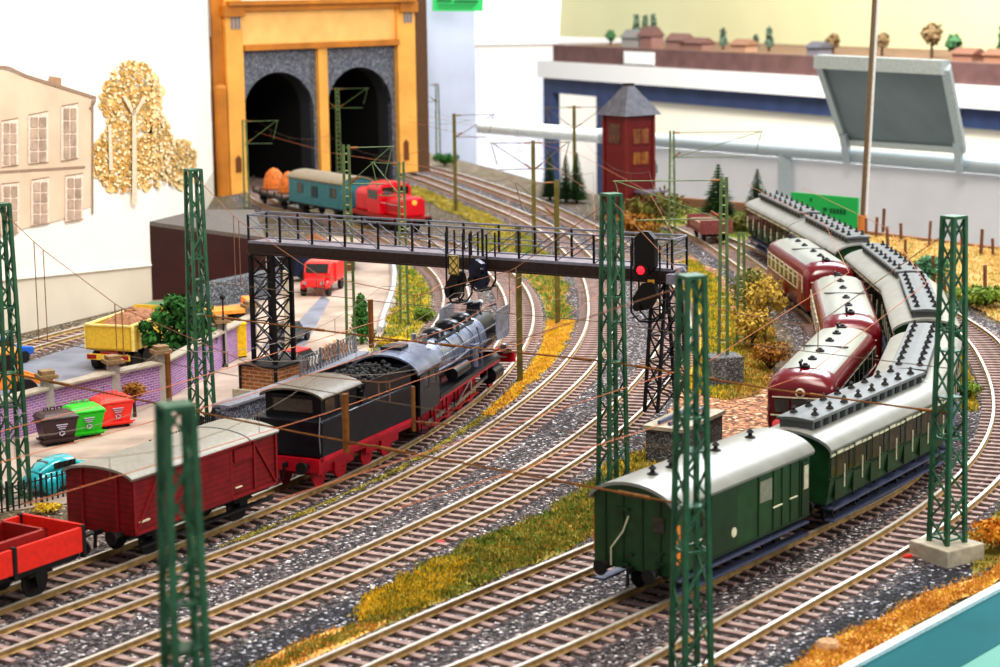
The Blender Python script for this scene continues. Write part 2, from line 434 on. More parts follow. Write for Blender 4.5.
track(PC, 'empty track between the yellow-green grass strip and the track beside the steam locomotive', M_bal)
track(PE, 'track carrying the long train of dark green coaches', M_bal)
track(PF, 'outermost empty track curving around the green coaches past the concrete mast footing', M_bal)
track(PG, 'track with the three red railcars, emerging at the front beside the green luggage van', M_bal)
track(PY, 'short inner track on the left of the steam locomotive, passing under the hanging signals', M_balb)
track(PH, 'siding track along the foot of the painted backdrop behind the dump truck', M_balb)
# ballast between neighbouring tracks
def between(p, l0, l1, s0, s1, m, z=.03, label='dark grey track ballast filling the gap between two tracks'):
    o = flat_ribbon(p, l0, l1, z, s0, s1).build('ballast', m); tag(o, label, 'gravel', kind='stuff')
between(PB, -1.6, -4.4, 0, PB.near((3, 135)), M_bal, label='grey ballast between the two empty tracks that curve under the signal bridge')
between(PA, -1.6, -3.4, 0, PA.near((1, 112)), M_bal, .028, label='grey ballast between the steam locomotive track and the next track')
between(PE, -1.6, -4.8, 0, PE.near((20, 82)), M_bal, label='grey ballast between the green coaches and the outermost track')
between(PE, 1.6, 3.6, 0, PE.near((4, 59)), M_bal, label='grey ballast between the luggage van and the track on its left')
between(PF, -1.6, -3.6, 0, PF.near((17.5, 72)), M_coal, .025, label='coarse grey stones along the outside of the outermost track')
between(PC, -1.6, -3.0, 0, PC.near((-1, 70)), M_coal, .026, label='dark stones along the edge of the grass strip at the front')
between(PB, -1.6, -3.4, PB.near((3, 135)), PB.len-12, M_bal, .028, label='ballast between the far tracks running up to the tunnel')
between(PA, 1.6, 4.0, PA.near((-12, 63)), PA.near((1, 126)), M_balb, .027, label='brown ballast left of the steam locomotive')
# ------------------------------------------------------------------ rolling stock. Vehicle frame: x along the track, z = 0 on the rail head
M_blk = mat('black_metal', (26, 26, 30), .45, .2, var=.4, scale=5)
M_steel = mat('bright_steel', (190, 192, 200), .3, .9)
M_grn = mat('coach_green', (34, 72, 42), .35, .0, var=.22, scale=2.5)
M_grnd = mat('door_green', (26, 58, 34), .35, .0, var=.2, scale=2.5)
M_roof = mat('roof_grey', (142, 143, 138), .36, .0, var=.1, scale=1.5)
M_roofd = mat('clerestory_grey', (92, 95, 96), .5, .0, var=.12, scale=2)
M_crm = mat('window_cream', (222, 216, 190), .5)
M_gls = mat('window_glass', (40, 40, 38), .08, .0, spec=.9)
M_glsw = mat('warm_window', (54, 44, 34), .15, .0, spec=.8, var=.5, scale=2)
M_step = mat('running_board', (92, 100, 128), .35, .3, var=.2)
M_red = mat('railcar_red', (104, 5, 21), .22, .0, var=.08, scale=1.2, spec=.7)
M_silv = mat('railcar_roof', (150, 154, 148), .35, .1, var=.06)
M_lred = mat('lamp_red', (235, 60, 60), .4, emit=.35)
M_wred = mat('wheel_red', (170, 20, 40), .4, .1, var=.35, scale=4)
M_und = mat('underframe_black', (22, 21, 23), .6, .1, var=.4)
M_brass = mat('buffer_brown', (70, 56, 44), .5, .3)

def arc_roof(w, z0, rise, n=12, over=.0):
    """cross-section (y, z) of a barrel roof"""
    return [(-(w/2+over)*cos(pi*i/n), z0 + rise*sin(pi*i/n)**1.25) for i in range(n+1)]
def wheelset(parent, x, r=.5, m=None):
    mb = MB()
    for s in (-1, 1):
        mb.lathe([(r+.05, -.06), (r+.05, -.03), (r, -.03), (r, .06), (r*.75, .07), (r*.7, .04), (.14, .05), (.1, .09)], (x, s*.72, r), 'Y', 18)
    mb.tube((x, -.9, r), (x, .9, r), .08, 8)
    return mb.build('wheelset', m or M_und, parent)
def buffers(parent, x, sgn, z=1.05, h=.88):
    for s in (-1, 1):
        mb = MB(); mb.tube((x, s*h, z), (x+sgn*.35, s*h, z), .11, 8); mb.tube((x+sgn*.35, s*h, z), (x+sgn*.5, s*h, z), .07, 8)
        mb.tube((x+sgn*.48, s*h, z), (x+sgn*.55, s*h, z), .24, 12)
        mb.build('buffer', M_und, parent, smooth=True)
    mb = MB(); mb.bar((x, 0, z), (x+sgn*.3, 0, z), .12, .16); mb.bar((x+sgn*.3, 0, z), (x+sgn*.32, 0, z-.5), .06, .12)
    mb.build('coupling_hook', M_und, parent)
def underframe(parent, L, wheels, r=.5, w=2.5, m=None):
    mb = MB(); mb.bx(-L/2, L/2, -w/2, w/2, .98, 1.12)
    for s in (-1, 1):
        mb.bx(-L/2, L/2, s*1.05-.06, s*1.05+.06, .85, 1.12)
        for x in wheels:
            mb.bx(x-.5, x+.5, s*1.0-.05, s*1.0+.05, .72, .80)
            mb.prism([(x-.28, .95), (x+.28, .95), (x+.16, .35), (x-.16, .35)], s*1.0-.06, s*1.0+.06, 'Y')
    mb.build('underframe', m or M_und, parent)
    for x in wheels: wheelset(parent, x, r)
def coach(label):
    L, W = 9.7, 2.9; z0, z1 = 1.05, 3.0
    t = thing('passenger_coach', label, 'railway coach', (0, 0, 0), 0, 'green passenger coaches')
    underframe(t, L-.2, (-3.4, 0, 3.4))
    mb = MB()
    sec = [(-W/2+.12, z0), (-W/2, z0+.7), (-W/2, z1)] + arc_roof(W, z1, .5)[1:-1] + [(W/2, z1), (W/2, z0+.7), (W/2-.12, z0)]
    mb.prism(sec, -L/2, L/2, 'X'); mb.build('body', M_grn, t)
    rf = MB(); top = arc_roof(W, z1, .55, over=.12); bot = [(y*.97, z-.1) for y, z in reversed(top)]
    rf.prism(top+bot, -L/2-.12, L/2+.12, 'X'); rf.build('roof', M_roof, t, smooth=True)
    # clerestory with its row of torpedo vents
    cl = MB(); cl.bx(-L/2+.35, L/2-.35, -.62, .62, 3.4, 3.82); cl.prism([(-.72, 3.80), (.72, 3.80), (.68, 3.88), (0, 3.93), (-.68, 3.88)], -L/2+.25, L/2-.25, 'X')
    c = cl.build('clerestory', M_roofd, t)
    for s in (-1, 1):
        for i in range(8):
            x = -L/2+.95 + i*(L-1.9)/7
            v = MB(); v.lathe([(.15, 0), (.13, .05), (.05, .12), (.05, .16), (.1, .18), (.02, .27)], (x, s*.40 if s > 0 else -.40, 3.9), 'Z', 8)
            v.build('roof_vent', M_und, c)
        for i in range(14):
            x = -L/2+.7 + i*(L-1.4)/13; MB().bx(x-.16, x+.16, s*.62-.03, s*.62+.03, 3.52, 3.74).build('clerestory_window', M_und, c)
    for s in (-1, 1):
        n = 7
        for i in range(n):
            x = -L/2 + (i+.5)*L/n; y = s*W/2
            d = MB(); d.bx(x-.33, x+.33, y-.035, y+.035, z0+.1, z1-.12); dd = d.build('door', M_grnd, t)
            MB().bx(x-.24, x+.24, y-.05, y+.05, 1.98, 2.72).build('door_window', M_glsw, dd)
            MB().bx(x-.24, x+.24, y-.062, y+.062, 2.75, 2.86).build('ventilator_hood', M_crm, dd)
            MB().bar((x+.3, y+s*.07, 1.5), (x+.3, y+s*.07, 2.3), .035).build('handrail', M_crm, dd)
            for e in (-1, 1):
                xx = x+e*L/n*.36
                f = MB(); f.bx(xx-.15, xx+.15, y-.03, y+.03, 2.0, 2.68); ww = f.build('window', M_gls, t)
                MB().bx(xx-.16, xx+.16, y-.05, y+.05, 2.73, 2.82).build('window_blind', M_crm, ww)
        MB().bx(-L/2, L/2, s*W/2-.035, s*W/2+.035, 1.86, 1.92).build('waist_rail', M_grnd, t)
        MB().bx(-L/2+.2, L/2-.2, s*1.32-.2, s*1.32+.2, .82, .88).bx(-L/2+.2, L/2-.2, s*1.36-.18, s*1.36+.18, .42, .48).build('running_board', M_step, t)
        hg = MB()
        for i in range(6):
            x = -L/2+.6+i*(L-1.2)/5; hg.bar((x, s*1.2, 1.), (x, s*1.3, .45), .06)
        hg.build('step_hanger', M_und, t)
    for e in (-1, 1):
        x = e*L/2
        for s in (-.5, .5): MB().bx(x-.03, x+.03, s-.2, s+.2, 2.0, 2.75).build('end_window', M_gls, t)
        pth = [(x+e*.06, 1.0, 1.1), (x+e*.06, .95, 1.7), (x+e*.06, .55, 2.4), (x+e*.06, .5, 3.1)]
        MB().path(pth, .025).build('end_handrail', M_brass, t)
        buffers(t, x, e)
    return t
def seat(t, path, d, half, z=RT, flip=False, sx=None):
    m, h = path.frame(d, half); t.location = (m.x, m.y, z); t.rotation_euler = (0, 0, h+(pi if flip else 0))
    if sx: t.scale = (sx, 1, 1)
    return t
LC = 9.7
ends = [(G(814, 418, 4.28+.0), G(904, 369, 4.28)), (G(903, 368, 4.28), G(922, 323, 4.28)), (G(927, 310, 4.28), G(914.5, 272.6, 4.28)), (G(913, 270, 4.28), G(877, 242, 4.28)), (G(865, 236, 4.28), G(819, 213.5, 4.28)), (G(815, 211.5, 4.28), G(774, 192, 4.28))]
coach_labels = ['green coach directly behind the luggage van, its whole window side in view', 'second green coach behind the luggage van, beside the tall green mast', 'third green coach behind the luggage van, in the tightest curve behind the mast',
  'green coach beside the middle red railcar, fourth behind the luggage van', 'green coach beside the rearmost red railcar, last but one of the train', 'green coach at the far end of the train, below the green sign']
c0 = None
for i, (a, b) in enumerate(ends):
    s0, s1 = PE.near(a)-.35, PE.near(b)+.35
    if i == 0: c0 = coach(coach_labels[0]); o = c0
    else: o = dup(c0, label=coach_labels[i])
    seat(o, PE, (s0+s1)/2, (s1-s0)*.35, sx=(s1-s0-.0)/9.95 if i else (s1-s0)/9.95)

# luggage van
def luggage_van():
    L, W = 8.9, 2.85; z0, z1 = 1.0, 3.2
    t = thing('luggage_van', 'dark green luggage van with smooth grey roof at the near end of its train', 'railway wagon')
    underframe(t, L-.2, (-2.9, 2.9))
    mb = MB(); sec = [(-W/2, z0), (-W/2, z1)] + arc_roof(W, z1, .5)[1:-1] + [(W/2, z1), (W/2, z0)]
    mb.prism(sec, -L/2, L/2, 'X'); mb.build('body', M_grn, t)
    rf = MB(); top = arc_roof(W, z1-.02, .6, n=16, over=.12); bot = [(y*.97, z-.1) for y, z in reversed(top)]
    rf.prism(top+bot, -L/2-.15, L/2+.15, 'X'); r = rf.build('roof', M_roof, t, smooth=True)
    for x in (-3.3, -2.2, .6, 2.9):
        MB().lathe([(.2, 0), (.18, .06), (.07, .12), (.07, .2), (.14, .22), (.03, .34)], (x, 0, 3.74), 'Z', 10).build('roof_vent', M_und, r)
    for s in (-1, 1):
        y = s*W/2
        pl = MB()
        for x in (-3.6, -2.35, -2.28, -.55, .9, 1.9, 2.5, 3.1, 3.75): pl.bx(x-.03, x+.03, y-.03, y+.03, z0+.05, z1)
        pl.bx(-L/2, L/2, y-.03, y+.03, z0, z0+.07)
        pl.build('side_post', M_grnd, t)
        d = MB(); d.bx(-2.2, -.6, y-.06, y+.06, z0+.1, z1-.1); dr = d.build('sliding_door', M_grnd, t)
        MB().bx(-2.2, -.6, y, y+.09, 2.02, 2.06).build('door_rail', M_crm, dr)
        MB().bx(-.95, -.62, y, y+.075, 1.1, 2.0).build('door_panel', M_grn, dr)
        MB().lathe([(.16, -.01), (.16, .01)], (-.8, y+s*.07, 1.6), 'Y', 16).build('round_emblem', M_crm, dr)
        MB().bx(-3.3, -2.7, y-.04, y+.04, 2.2, 2.9).build('window', M_gls, t)
        w_ = MB(); w_.bx(.95, 1.75, y-.04, y+.04, 2.15, 2.85); w_.build('shaded_window', mat('window_shade', (134, 136, 120), .5), t)
        for x0, x1, z in ((-3.6, -2.6, 1.85), (1.75, 2.35, 1.85), (2.9, 3.4, 1.9)):
            MB().tube((x0, y+s*.09, z), (x1, y+s*.09, z), .03, 6).build('handrail', M_crm, t)
        MB().bx(-4.42, -4.08, y-.05, y+.05, 1.35, 2.55).build('orange_board', mat('orange_board', (226, 130, 40), .5), t)
        fr = MB()
        for z in (1.5, 1.75, 2.0, 2.25): fr.bx(-4.39, -4.11, y, y+s*.065, z-.015, z+.015)
        fr.build('lettering_line', M_und, t)
        MB().bx(3.85, 4.35, y-.05, y+.05, 1.1, 2.95).build('end_door', M_grnd, t)
        MB().bx(3.95, 4.25, y-.07, y+.07, 2.0, 2.8).build('end_door_window', M_crm, t)
        MB().bx(-L/2+.2, L/2-.2, s*1.34-.2, s*1.34+.2, .80, .86).bx(-L/2+.2, L/2-.2, s*1.38-.18, s*1.38+.18, .40, .46).build('running_board', M_step, t)
    for e in (-1, 1):
        x = e*L/2
        rb = MB()
        for yy in (-1.0, -.35, .35, 1.0): rb.bx(x-.04, x+.04, yy-.03, yy+.03, z0, 3.35)
        rb.build('end_rib', M_grnd, t)
        MB().path([(x+e*.1, .75, 1.05), (x+e*.1, .75, 1.6), (x+e*.1, .3, 2.2), (x+e*.1, .1, 2.7)], .028).build('end_handrail', M_crm, t)
        for yy, zz in ((-1.0, 1.7), (-1.0, 1.35), (.1, 1.5), (.25, 1.15)): MB().bx(x, x+e*.12, yy-.14, yy+.14, zz-.04, zz+.04).build('step_plate', M_grnd, t)
        MB().bx(x-.02, x+e*.05, -1.15, -.75, 2.35, 2.8).build('end_window', M_gls, t)
        MB().bx(x, x+e*.1, .1, .6, 2.85, 2.93).build('lamp_bracket', M_grnd, t)
        buffers(t, x, e)
    return t
van = luggage_van()
sv0 = PE.near(G(637, 503, 3.9))+1.3; sv1 = PE.near(ends[0][0])-.35-.95
seat(van, PE, (sv0+sv1)/2, (sv1-sv0)*.35, sx=(sv1-sv0)/9.2)

# ------------------------------------------------------------------ railcars
def railcar(label):
    L, W = 11.4, 2.85; z0, zs, z1 = .62, 2.45, 3.25
    t = thing('railcar', label, 'railcar', (0, 0, 0), 0, 'red railcars')
    def sec(x, k, dz, y1=1.0, rise=None):
        w = W/2*k; zt = z1-dz
        pts = [(-w*.93, z0), (-w, z0+.5), (-w, zs-dz*.3), (-w*.97, zs+.25-dz*.5), (-w*.86, zs+.5-dz*.7), (-w*.6, zt-.08), (-w*.3, zt-.015), (0, zt), (w*.3, zt-.015), (w*.6, zt-.08), (w*.86, zs+.5-dz*.7), (w*.97, zs+.25-dz*.5), (w, zs-dz*.3), (w, z0+.5), (w*.93, z0)]
        return [(x, y, z) for y, z in pts]
    xs = [(-L/2, .80, .62), (-L/2+.06, .88, .45), (-L/2+.22, .95, .25), (-L/2+.5, .985, .1), (-L/2+1., 1, 0)]
    rings = [sec(*a) for a in xs] + [sec(-x, k, d) for x, k, d in reversed(xs)]
    MB().loft(rings).build('body', M_red, t, smooth=True)
    # silver roof panel
    rf = MB(); rows = []
    for x in (-L/2+1.0, -L/2+1.25, 0, L/2-1.25, L/2-1.0):
        k = .8 if abs(x) > L/2-1.1 else 1
        rows.append([(x, y*k, z) for y, z in ((-1.14, zs+.55), (-.86, z1-.045), (-.43, z1+.01), (0, z1+.03), (.43, z1+.01), (.86, z1-.045), (1.14, zs+.55))])
    rf.loft(rows, closed=False, caps=False); r = rf.build('roof_panel', M_silv, t, smooth=True)
    MB().bx(-.03, .03, -1.0, 1.0, z1-.03, z1+.05).build('roof_seam', M_roofd, r)
    for x in (-L/2+1.1, -3., -1.2, 1.2, 3., L/2-1.1):
        MB().lathe([(.19, 0), (.19, .07), (.1, .1), (.1, .14), (.03, .17)], (x, 0, z1+.02), 'Z', 10).build('roof_vent', M_und, r)
    for x in (-L/2+1.2, L/2-1.2):
        v = MB(); v.tube((x-.05, .2, z1), (x-.05, .2, z1+.22), .05, 6); v.tube((x-.25, .2, z1+.22), (x+.2, .2, z1+.22), .06, 8); v.build('horn', M_und, r)
    for s in (-1, 1):
        y = s*W/2
        for i in range(8):
            x = -L/2+1.3+i*(L-2.6)/7; 
            w_ = MB().bx(x-.48, x+.48, y-.05, y+s*.012, 1.72, 2.42).build('window', M_gls, t)
            fr = MB().bx(x-.52, x-.46, y-.03, y+s*.025, 1.68, 2.46).bx(x+.46, x+.52, y-.03, y+s*.025, 1.68, 2.46).bx(x-.5, x+.5, y-.03, y+s*.025, 2.16, 2.2).bx(x-.5, x+.5, y-.03, y+s*.025, 2.42, 2.46)
            fr.build('window_frame', M_crm, w_)
        MB().bx(-L/2+.7, L/2-.7, y-.03, y+s*.015, 1.55, 1.6).build('trim_line', M_crm, t)
        MB().bx(-L/2+.9, -L/2+1.9, y-.02, y+s*.02, .8, 2.5).build('door', mat('railcar_door', (128, 14, 30), .3), t)
        MB().bx(-.5, .2, y-.02, y+s*.02, .75, 1.5).build('side_hatch', mat('railcar_door', (128, 14, 30), .3), t)
    for e in (-1, 1):
        x = e*(L/2+.005)
        for yy, wd in ((-.72, .3), (0, .32), (.72, .3)):
            k = .0 if abs(yy) < .1 else .0
            MB().bx(x-.1, x+e*.02, yy-wd, yy+wd, 1.62, 2.16).build('windscreen', M_gls, t)
        tr = MB(); tr.bx(x-.06, x+e*.03, -1.12, 1.12, 2.2, 2.25); tr.bx(x-.06, x+e*.03, -1.18, 1.18, 1.46, 1.52); tr.build('front_trim', M_crm, t)
        MB().lathe([(.16, -.04), (.2, .0), (.2, .04), (.15, .06)] if e > 0 else [(.16, .04), (.2, 0), (.2, -.04), (.15, -.06)], (x, 0, 2.42), 'X', 14).build('headlamp_ring', M_crm, t)
        MB().lathe([(.12, -.08*e), (.12, .08*e), (.05, .09*e)], (x, 0, 2.42), 'X', 12).build('headlamp_glass', M_red, t)
        for s in (-1, 1):
            MB().lathe([(.2, -.05*e), (.2, .05*e), (.13, .07*e)], (x, s*.92, 1.1), 'X', 14).build('tail_lamp', mat('tail_lamp', (232, 92, 92), .35, emit=.15), t)
        ap = MB().bx(x-.25, x+e*.02, -1.1, 1.1, .35, .68); ap.build('front_apron', M_und, t)
        cp = MB(); cp.tube((x, 0, .7), (x+e*.5, 0, .7), .09, 8); cp.build('coupler', M_und, t)
    un = MB().bx(-L/2+.8, L/2-.8, -1.15, 1.15, .42, .7)
    for x in (-2.2, 0, 2.2): un.bx(x-.7, x+.7, -1.2, 1.2, .28, .6)
    un.build('underframe', M_und, t)
    for x in (-3., 3.): wheelset(t, x, .45)
    return t
rc_ends = [(G(805, 368, 3.62), G(844, 326, 3.62)), (G(851, 313.6, 3.62), G(837, 273.6, 3.62)), (G(827, 261, 3.62), G(792, 238, 3.62))]
rc_lab = ['front red railcar with its full windscreen end facing the viewer, beside the bushes', 'middle red railcar between the other two, seen mostly from its silver roof', 'rearmost red railcar with its window side facing the grassy bank']
rc0 = None
for i, (a, b) in enumerate(rc_ends):
    s0, s1 = PG.near(a)-.95, PG.near(b)+.95
    o = rc0 = railcar(rc_lab[0]) if i == 0 else rc0
    if i: o = dup(rc0, label=rc_lab[i])
    seat(o, PG, (s0+s1)/2, (s1-s0)*.3, sx=(s1-s0)/11.4)
# ------------------------------------------------------------------ steam locomotive
M_loco = mat('locomotive_black', (34, 36, 44), .28, .3, var=.3, scale=2.)
M_boil = mat('boiler_sheen', (140, 150, 176), .25, .55, var=.25, scale=2.)  # pale bluish base paints the window reflections onto the black metal
M_lfr = mat('locomotive_red', (178, 18, 44), .4, .05, var=.2, scale=3.)
def spoked(parent, x, r, name='driving_wheel', crank=False):
    for s in (-1, 1):
        y = s*.74
        mb = MB()
        mb.lathe([(r+.06, -.07), (r+.06, -.04), (r, -.04), (r, .07), (r-.1, .07), (r-.12, -.05)], (x, y, r), 'Y', 28)
        mb.lathe([(.17, -.08), (.17, .12)], (x, y, r), 'Y', 12)
        for i in range(12):
            a = 2*pi*i/12+.1; mb.bar((x+.15*cos(a), y, r+.15*sin(a)), (x+(r-.08)*cos(a), y, r+(r-.08)*sin(a)), .07, .08)
        if crank: mb.prism([(x+(r-.1)*cos(a), r+(r-.1)*sin(a)) for a in (3.6, 3.9, 4.3, 4.7, 5.1, 5.5, 5.8)], y-.05, y+.06, 'Y')
        w_ = mb.build(name, M_lfr, parent)
def locomotive():
    L = 14.6                       # x: 0 = cab rear, L = front buffer beam
    t = thing('steam_locomotive', 'black steam locomotive with red frame and wheels, heading up the curve', 'locomotive')
    # frame and running gear
    fr = MB()
    for s in (-.55, .55): fr.bx(.4, L-.2, s-.05, s+.05, .75, 1.45)
    fr.bx(.3, L-.3, -.5, .5, .9, 1.2); fr.build('frame', M_lfr, t)
    wx = [2.4, 4.05, 5.7, 7.35, 9.0]
    for i, x in enumerate(wx): spoked(t, x, .7, crank=True)
    spoked(t, 12.2, .42, 'leading_wheel')
    for s in (-1, 1):
        y = s*.95
        cr = MB(); cr.bx(wx[0]-.1, wx[-1]+.1, y-.04, y+.04, .42, .58)
        for x in wx: cr.lathe([(.15, -.07), (.15, .07)], (x, y, .5), 'Y', 12)
        cr.build('coupling_rod', M_steel, t)
        mr = MB(); mr.bar((wx[2], y+s*.14, .5), (10.4, y+s*.14, .82), .09, .17); mr.bar((10.2, y+s*.14, .82), (11.4, y+s*.14, .82), .08, .1); mr.build('main_rod', M_steel, t)
        vg = MB(); vg.bar((wx[2], y+s*.2, .5), (7.9, y+s*.2, 1.25), .06, .1); vg.bar((7.9, y+s*.2, .7), (7.9, y+s*.2, 1.6), .08, .16); vg.bar((7.9, y+s*.2, 1.35), (10.7, y+s*.2, 1.35), .06, .1)
        vg.bar((10.4, y+s*.2, .75), (10.5, y+s*.2, 1.5), .06, .08); vg.build('valve_gear', M_steel, t)
        cy = MB(); cy.tube((10.7, s*1.12, .82), (12.0, s*1.12, .82), .40, 18); cy.tube((10.6, s*1.08, 1.38), (12.1, s*1.08, 1.38), .24, 14); cy.bx(10.8, 11.9, s*1.0-.3, s*1.0+.3, .8, 1.5)
        cy.build('cylinder', M_loco, t, smooth=True)
        rb = MB(); rb.bx(2.6, 11.2, s*1.2-.28, s*1.2+.28, 1.62, 1.68); rb.bx(2.6, 11.2, s*1.47-.02, s*1.47+.02, 1.5, 1.68); rb.bar((11.2, s*1.2, 1.65), (12.6, s*1.2, 1.35), .55, .06)
        rb.build('running_board', M_loco, t)
        lr = MB(); lr.bx(2.5, 11.2, s*1.46-.03, s*1.46+.03, 1.40, 1.50); lr.build('red_edge', M_lfr, t)
        br = MB()
        for x in (3.2, 4.9, 6.5, 8.2): br.bx(x-.09, x+.09, s*1.02-.04, s*1.02+.04, .3, 1.1)
        br.bx(2.6, 9.6, s*.98-.03, s*.98+.03, .24, .32); br.build('brake_rigging', M_lfr, t)
        tk = MB(); tk.tube((5.2, s*1.15, 2.0), (7.2, s*1.15, 2.0), .28, 14); tk.build('air_reservoir', M_loco, t, smooth=True)
        pm = MB(); pm.tube((8.3, s*1.2, 1.75), (8.3, s*1.2, 2.75), .19, 12); pm.tube((8.3, s*1.2, 2.1), (8.3, s*1.2, 2.3), .23, 12); pm.build('pump', M_boil, t, smooth=True)
        hr = MB(); hr.tube((3., s*1.0, 2.95), (12.6, s*1.0, 2.95), .03, 6); hr.build('boiler_handrail', M_steel, t)
        pp = MB(); pp.path([(3.0, s*1.08, 2.5), (6., s*1.08, 2.45), (9., s*1.05, 2.6), (11.5, s*1.0, 2.4)], .055, 6); pp.path([(9.6, s*.95, 3.3), (9.8, s*1.1, 2.6), (9.8, s*1.1, 1.7)], .05, 6); pp.build('pipe', M_boil, t)
        # smoke deflector
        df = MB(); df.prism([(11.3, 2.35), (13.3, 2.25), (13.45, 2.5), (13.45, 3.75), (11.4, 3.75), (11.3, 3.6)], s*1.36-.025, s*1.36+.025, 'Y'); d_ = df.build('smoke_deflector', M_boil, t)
        st = MB()
        for x in (11.8, 12.9): st.bar((x, s*1.36, 2.7), (x, s*.85, 2.7), .06)
        st.build('deflector_stay', M_loco, d_)
    # boiler
    zc = 2.56
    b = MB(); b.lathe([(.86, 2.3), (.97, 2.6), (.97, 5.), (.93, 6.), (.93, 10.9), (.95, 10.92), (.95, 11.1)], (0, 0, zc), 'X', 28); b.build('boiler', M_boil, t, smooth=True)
    sm = MB(); sm.lathe([(.95, 11.1), (.95, 13.0), (.9, 13.02), (.86, 13.1), (.6, 13.22), (.25, 13.28)], (0, 0, zc), 'X', 28); sm.tube((13.2, 0, zc), (13.4, 0, zc), .06, 8); sm.build('smokebox', M_loco, t, smooth=True)
    bd = MB()
    for x in (3.6, 4.9, 6.3, 7.8, 9.3): bd.lathe([(.985, x-.03), (.985, x+.03)], (0, 0, zc), 'X', 28)
    bd.build('boiler_band', M_steel, t)
    MB().lathe([(.42, 0), (.36, .12), (.32, .3), (.33, .5), (.38, .54), (.38, .58), (.28, .58)], (12.2, 0, zc+.88), 'Z', 18).build('chimney', M_loco, t, smooth=True)
    for x, r, h in ((10.2, .48, .42), (8.2, .56, .46), (6.2, .48, .42)):
        MB().lathe([(r+.1, 0), (r, .15), (r, h*.6), (r*.82, h*.85), (r*.4, h)], (x, 0, zc+.85), 'Z', 18).build('dome', M_loco, t, smooth=True)
    MB().tube((4.3, .25, zc+.9), (4.3, .25, zc+1.35), .12, 8).tube((4.3, -.25, zc+.9), (4.3, -.25, zc+1.35), .12, 8).build('safety_valve', M_steel, t)
    MB().bx(3.0, 11.0, -.12, .12, zc+.98, zc+1.02).tube((5., .5, zc+.9), (10.6, .5, zc+.86), .05, 6).tube((5., -.5, zc+.9), (10.6, -.5, zc+.86), .05, 6).build('boiler_top_pipes', M_loco, t)
    MB().bx(2.5, 4.6, -.85, .85, 1.3, 2.2).build('firebox', M_loco, t)
    # cab
    W = 2.9
    cab = MB()
    for s in (-1, 1):
        y = s*W/2
        cab.bx(.0, 2.5, y-.03, y+.03, 1.35, 2.35); cab.bx(.0, .35, y-.03, y+.03, 2.35, 3.1); cab.bx(1.15, 1.4, y-.03, y+.03, 2.35, 3.1); cab.bx(2.1, 2.5, y-.03, y+.03, 2.35, 3.1); cab.bx(0, 2.5, y-.03, y+.03, 3.0, 3.15)
    cab.bx(2.44, 2.5, -W/2, W/2, 1.35, 3.15); cab.bx(0, 2.5, -W/2, W/2, 1.30, 1.38)
    cab.prism(arc_roof(W, 3.1, .75), 2.44, 2.5, 'X')
    c = cab.build('cab', M_loco, t)
    for s in (-1, 1):
        MB().bx(.36, 1.14, s*W/2-.015, s*W/2+.015, 2.36, 3.0).bx(1.41, 2.09, s*W/2-.015, s*W/2+.015, 2.36, 3.0).build('cab_window', M_gls, c)
        MB().bar((0, s*1.4, 1.4), (.0, s*1.4, 3.0), .05).bx(.3, 1., s*1.35-.2, s*1.35+.2, .5, .55).bar((.3, s*1.4, .5), (.3, s*1.4, 1.35), .05).build('cab_step', M_loco, c)
    top = arc_roof(W, 3.12, .78, over=.1); bot = [(y*.97, z-.07) for y, z in reversed(top)]
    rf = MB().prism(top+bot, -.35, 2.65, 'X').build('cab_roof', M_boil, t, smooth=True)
    MB().bx(.7, 1.6, -.45, .45, 3.86, 4.0).build('roof_ventilator', M_loco, rf)
    # front end
    MB().bx(L-.45, L-.2, -1.4, 1.4, .8, 1.25).build('buffer_beam', M_lfr, t)
    MB().bar((L-2.0, 0, 1.55), (L-.3, 0, 1.25), 2.6, .06).build('front_platform', M_loco, t)
    buffers(t, L-.2, 1, 1.05)
    for s in (-1, 1):
        MB().lathe([(.16, -.12), (.18, .1), (.14, .14)], (L-.35, s*.85, 1.5), 'X', 12).build('headlamp', M_steel, t)
    MB().lathe([(.16, -.12), (.18, .1), (.14, .14)], (13.2, 0, 3.75), 'X', 12).build('headlamp', M_steel, t)
    return t
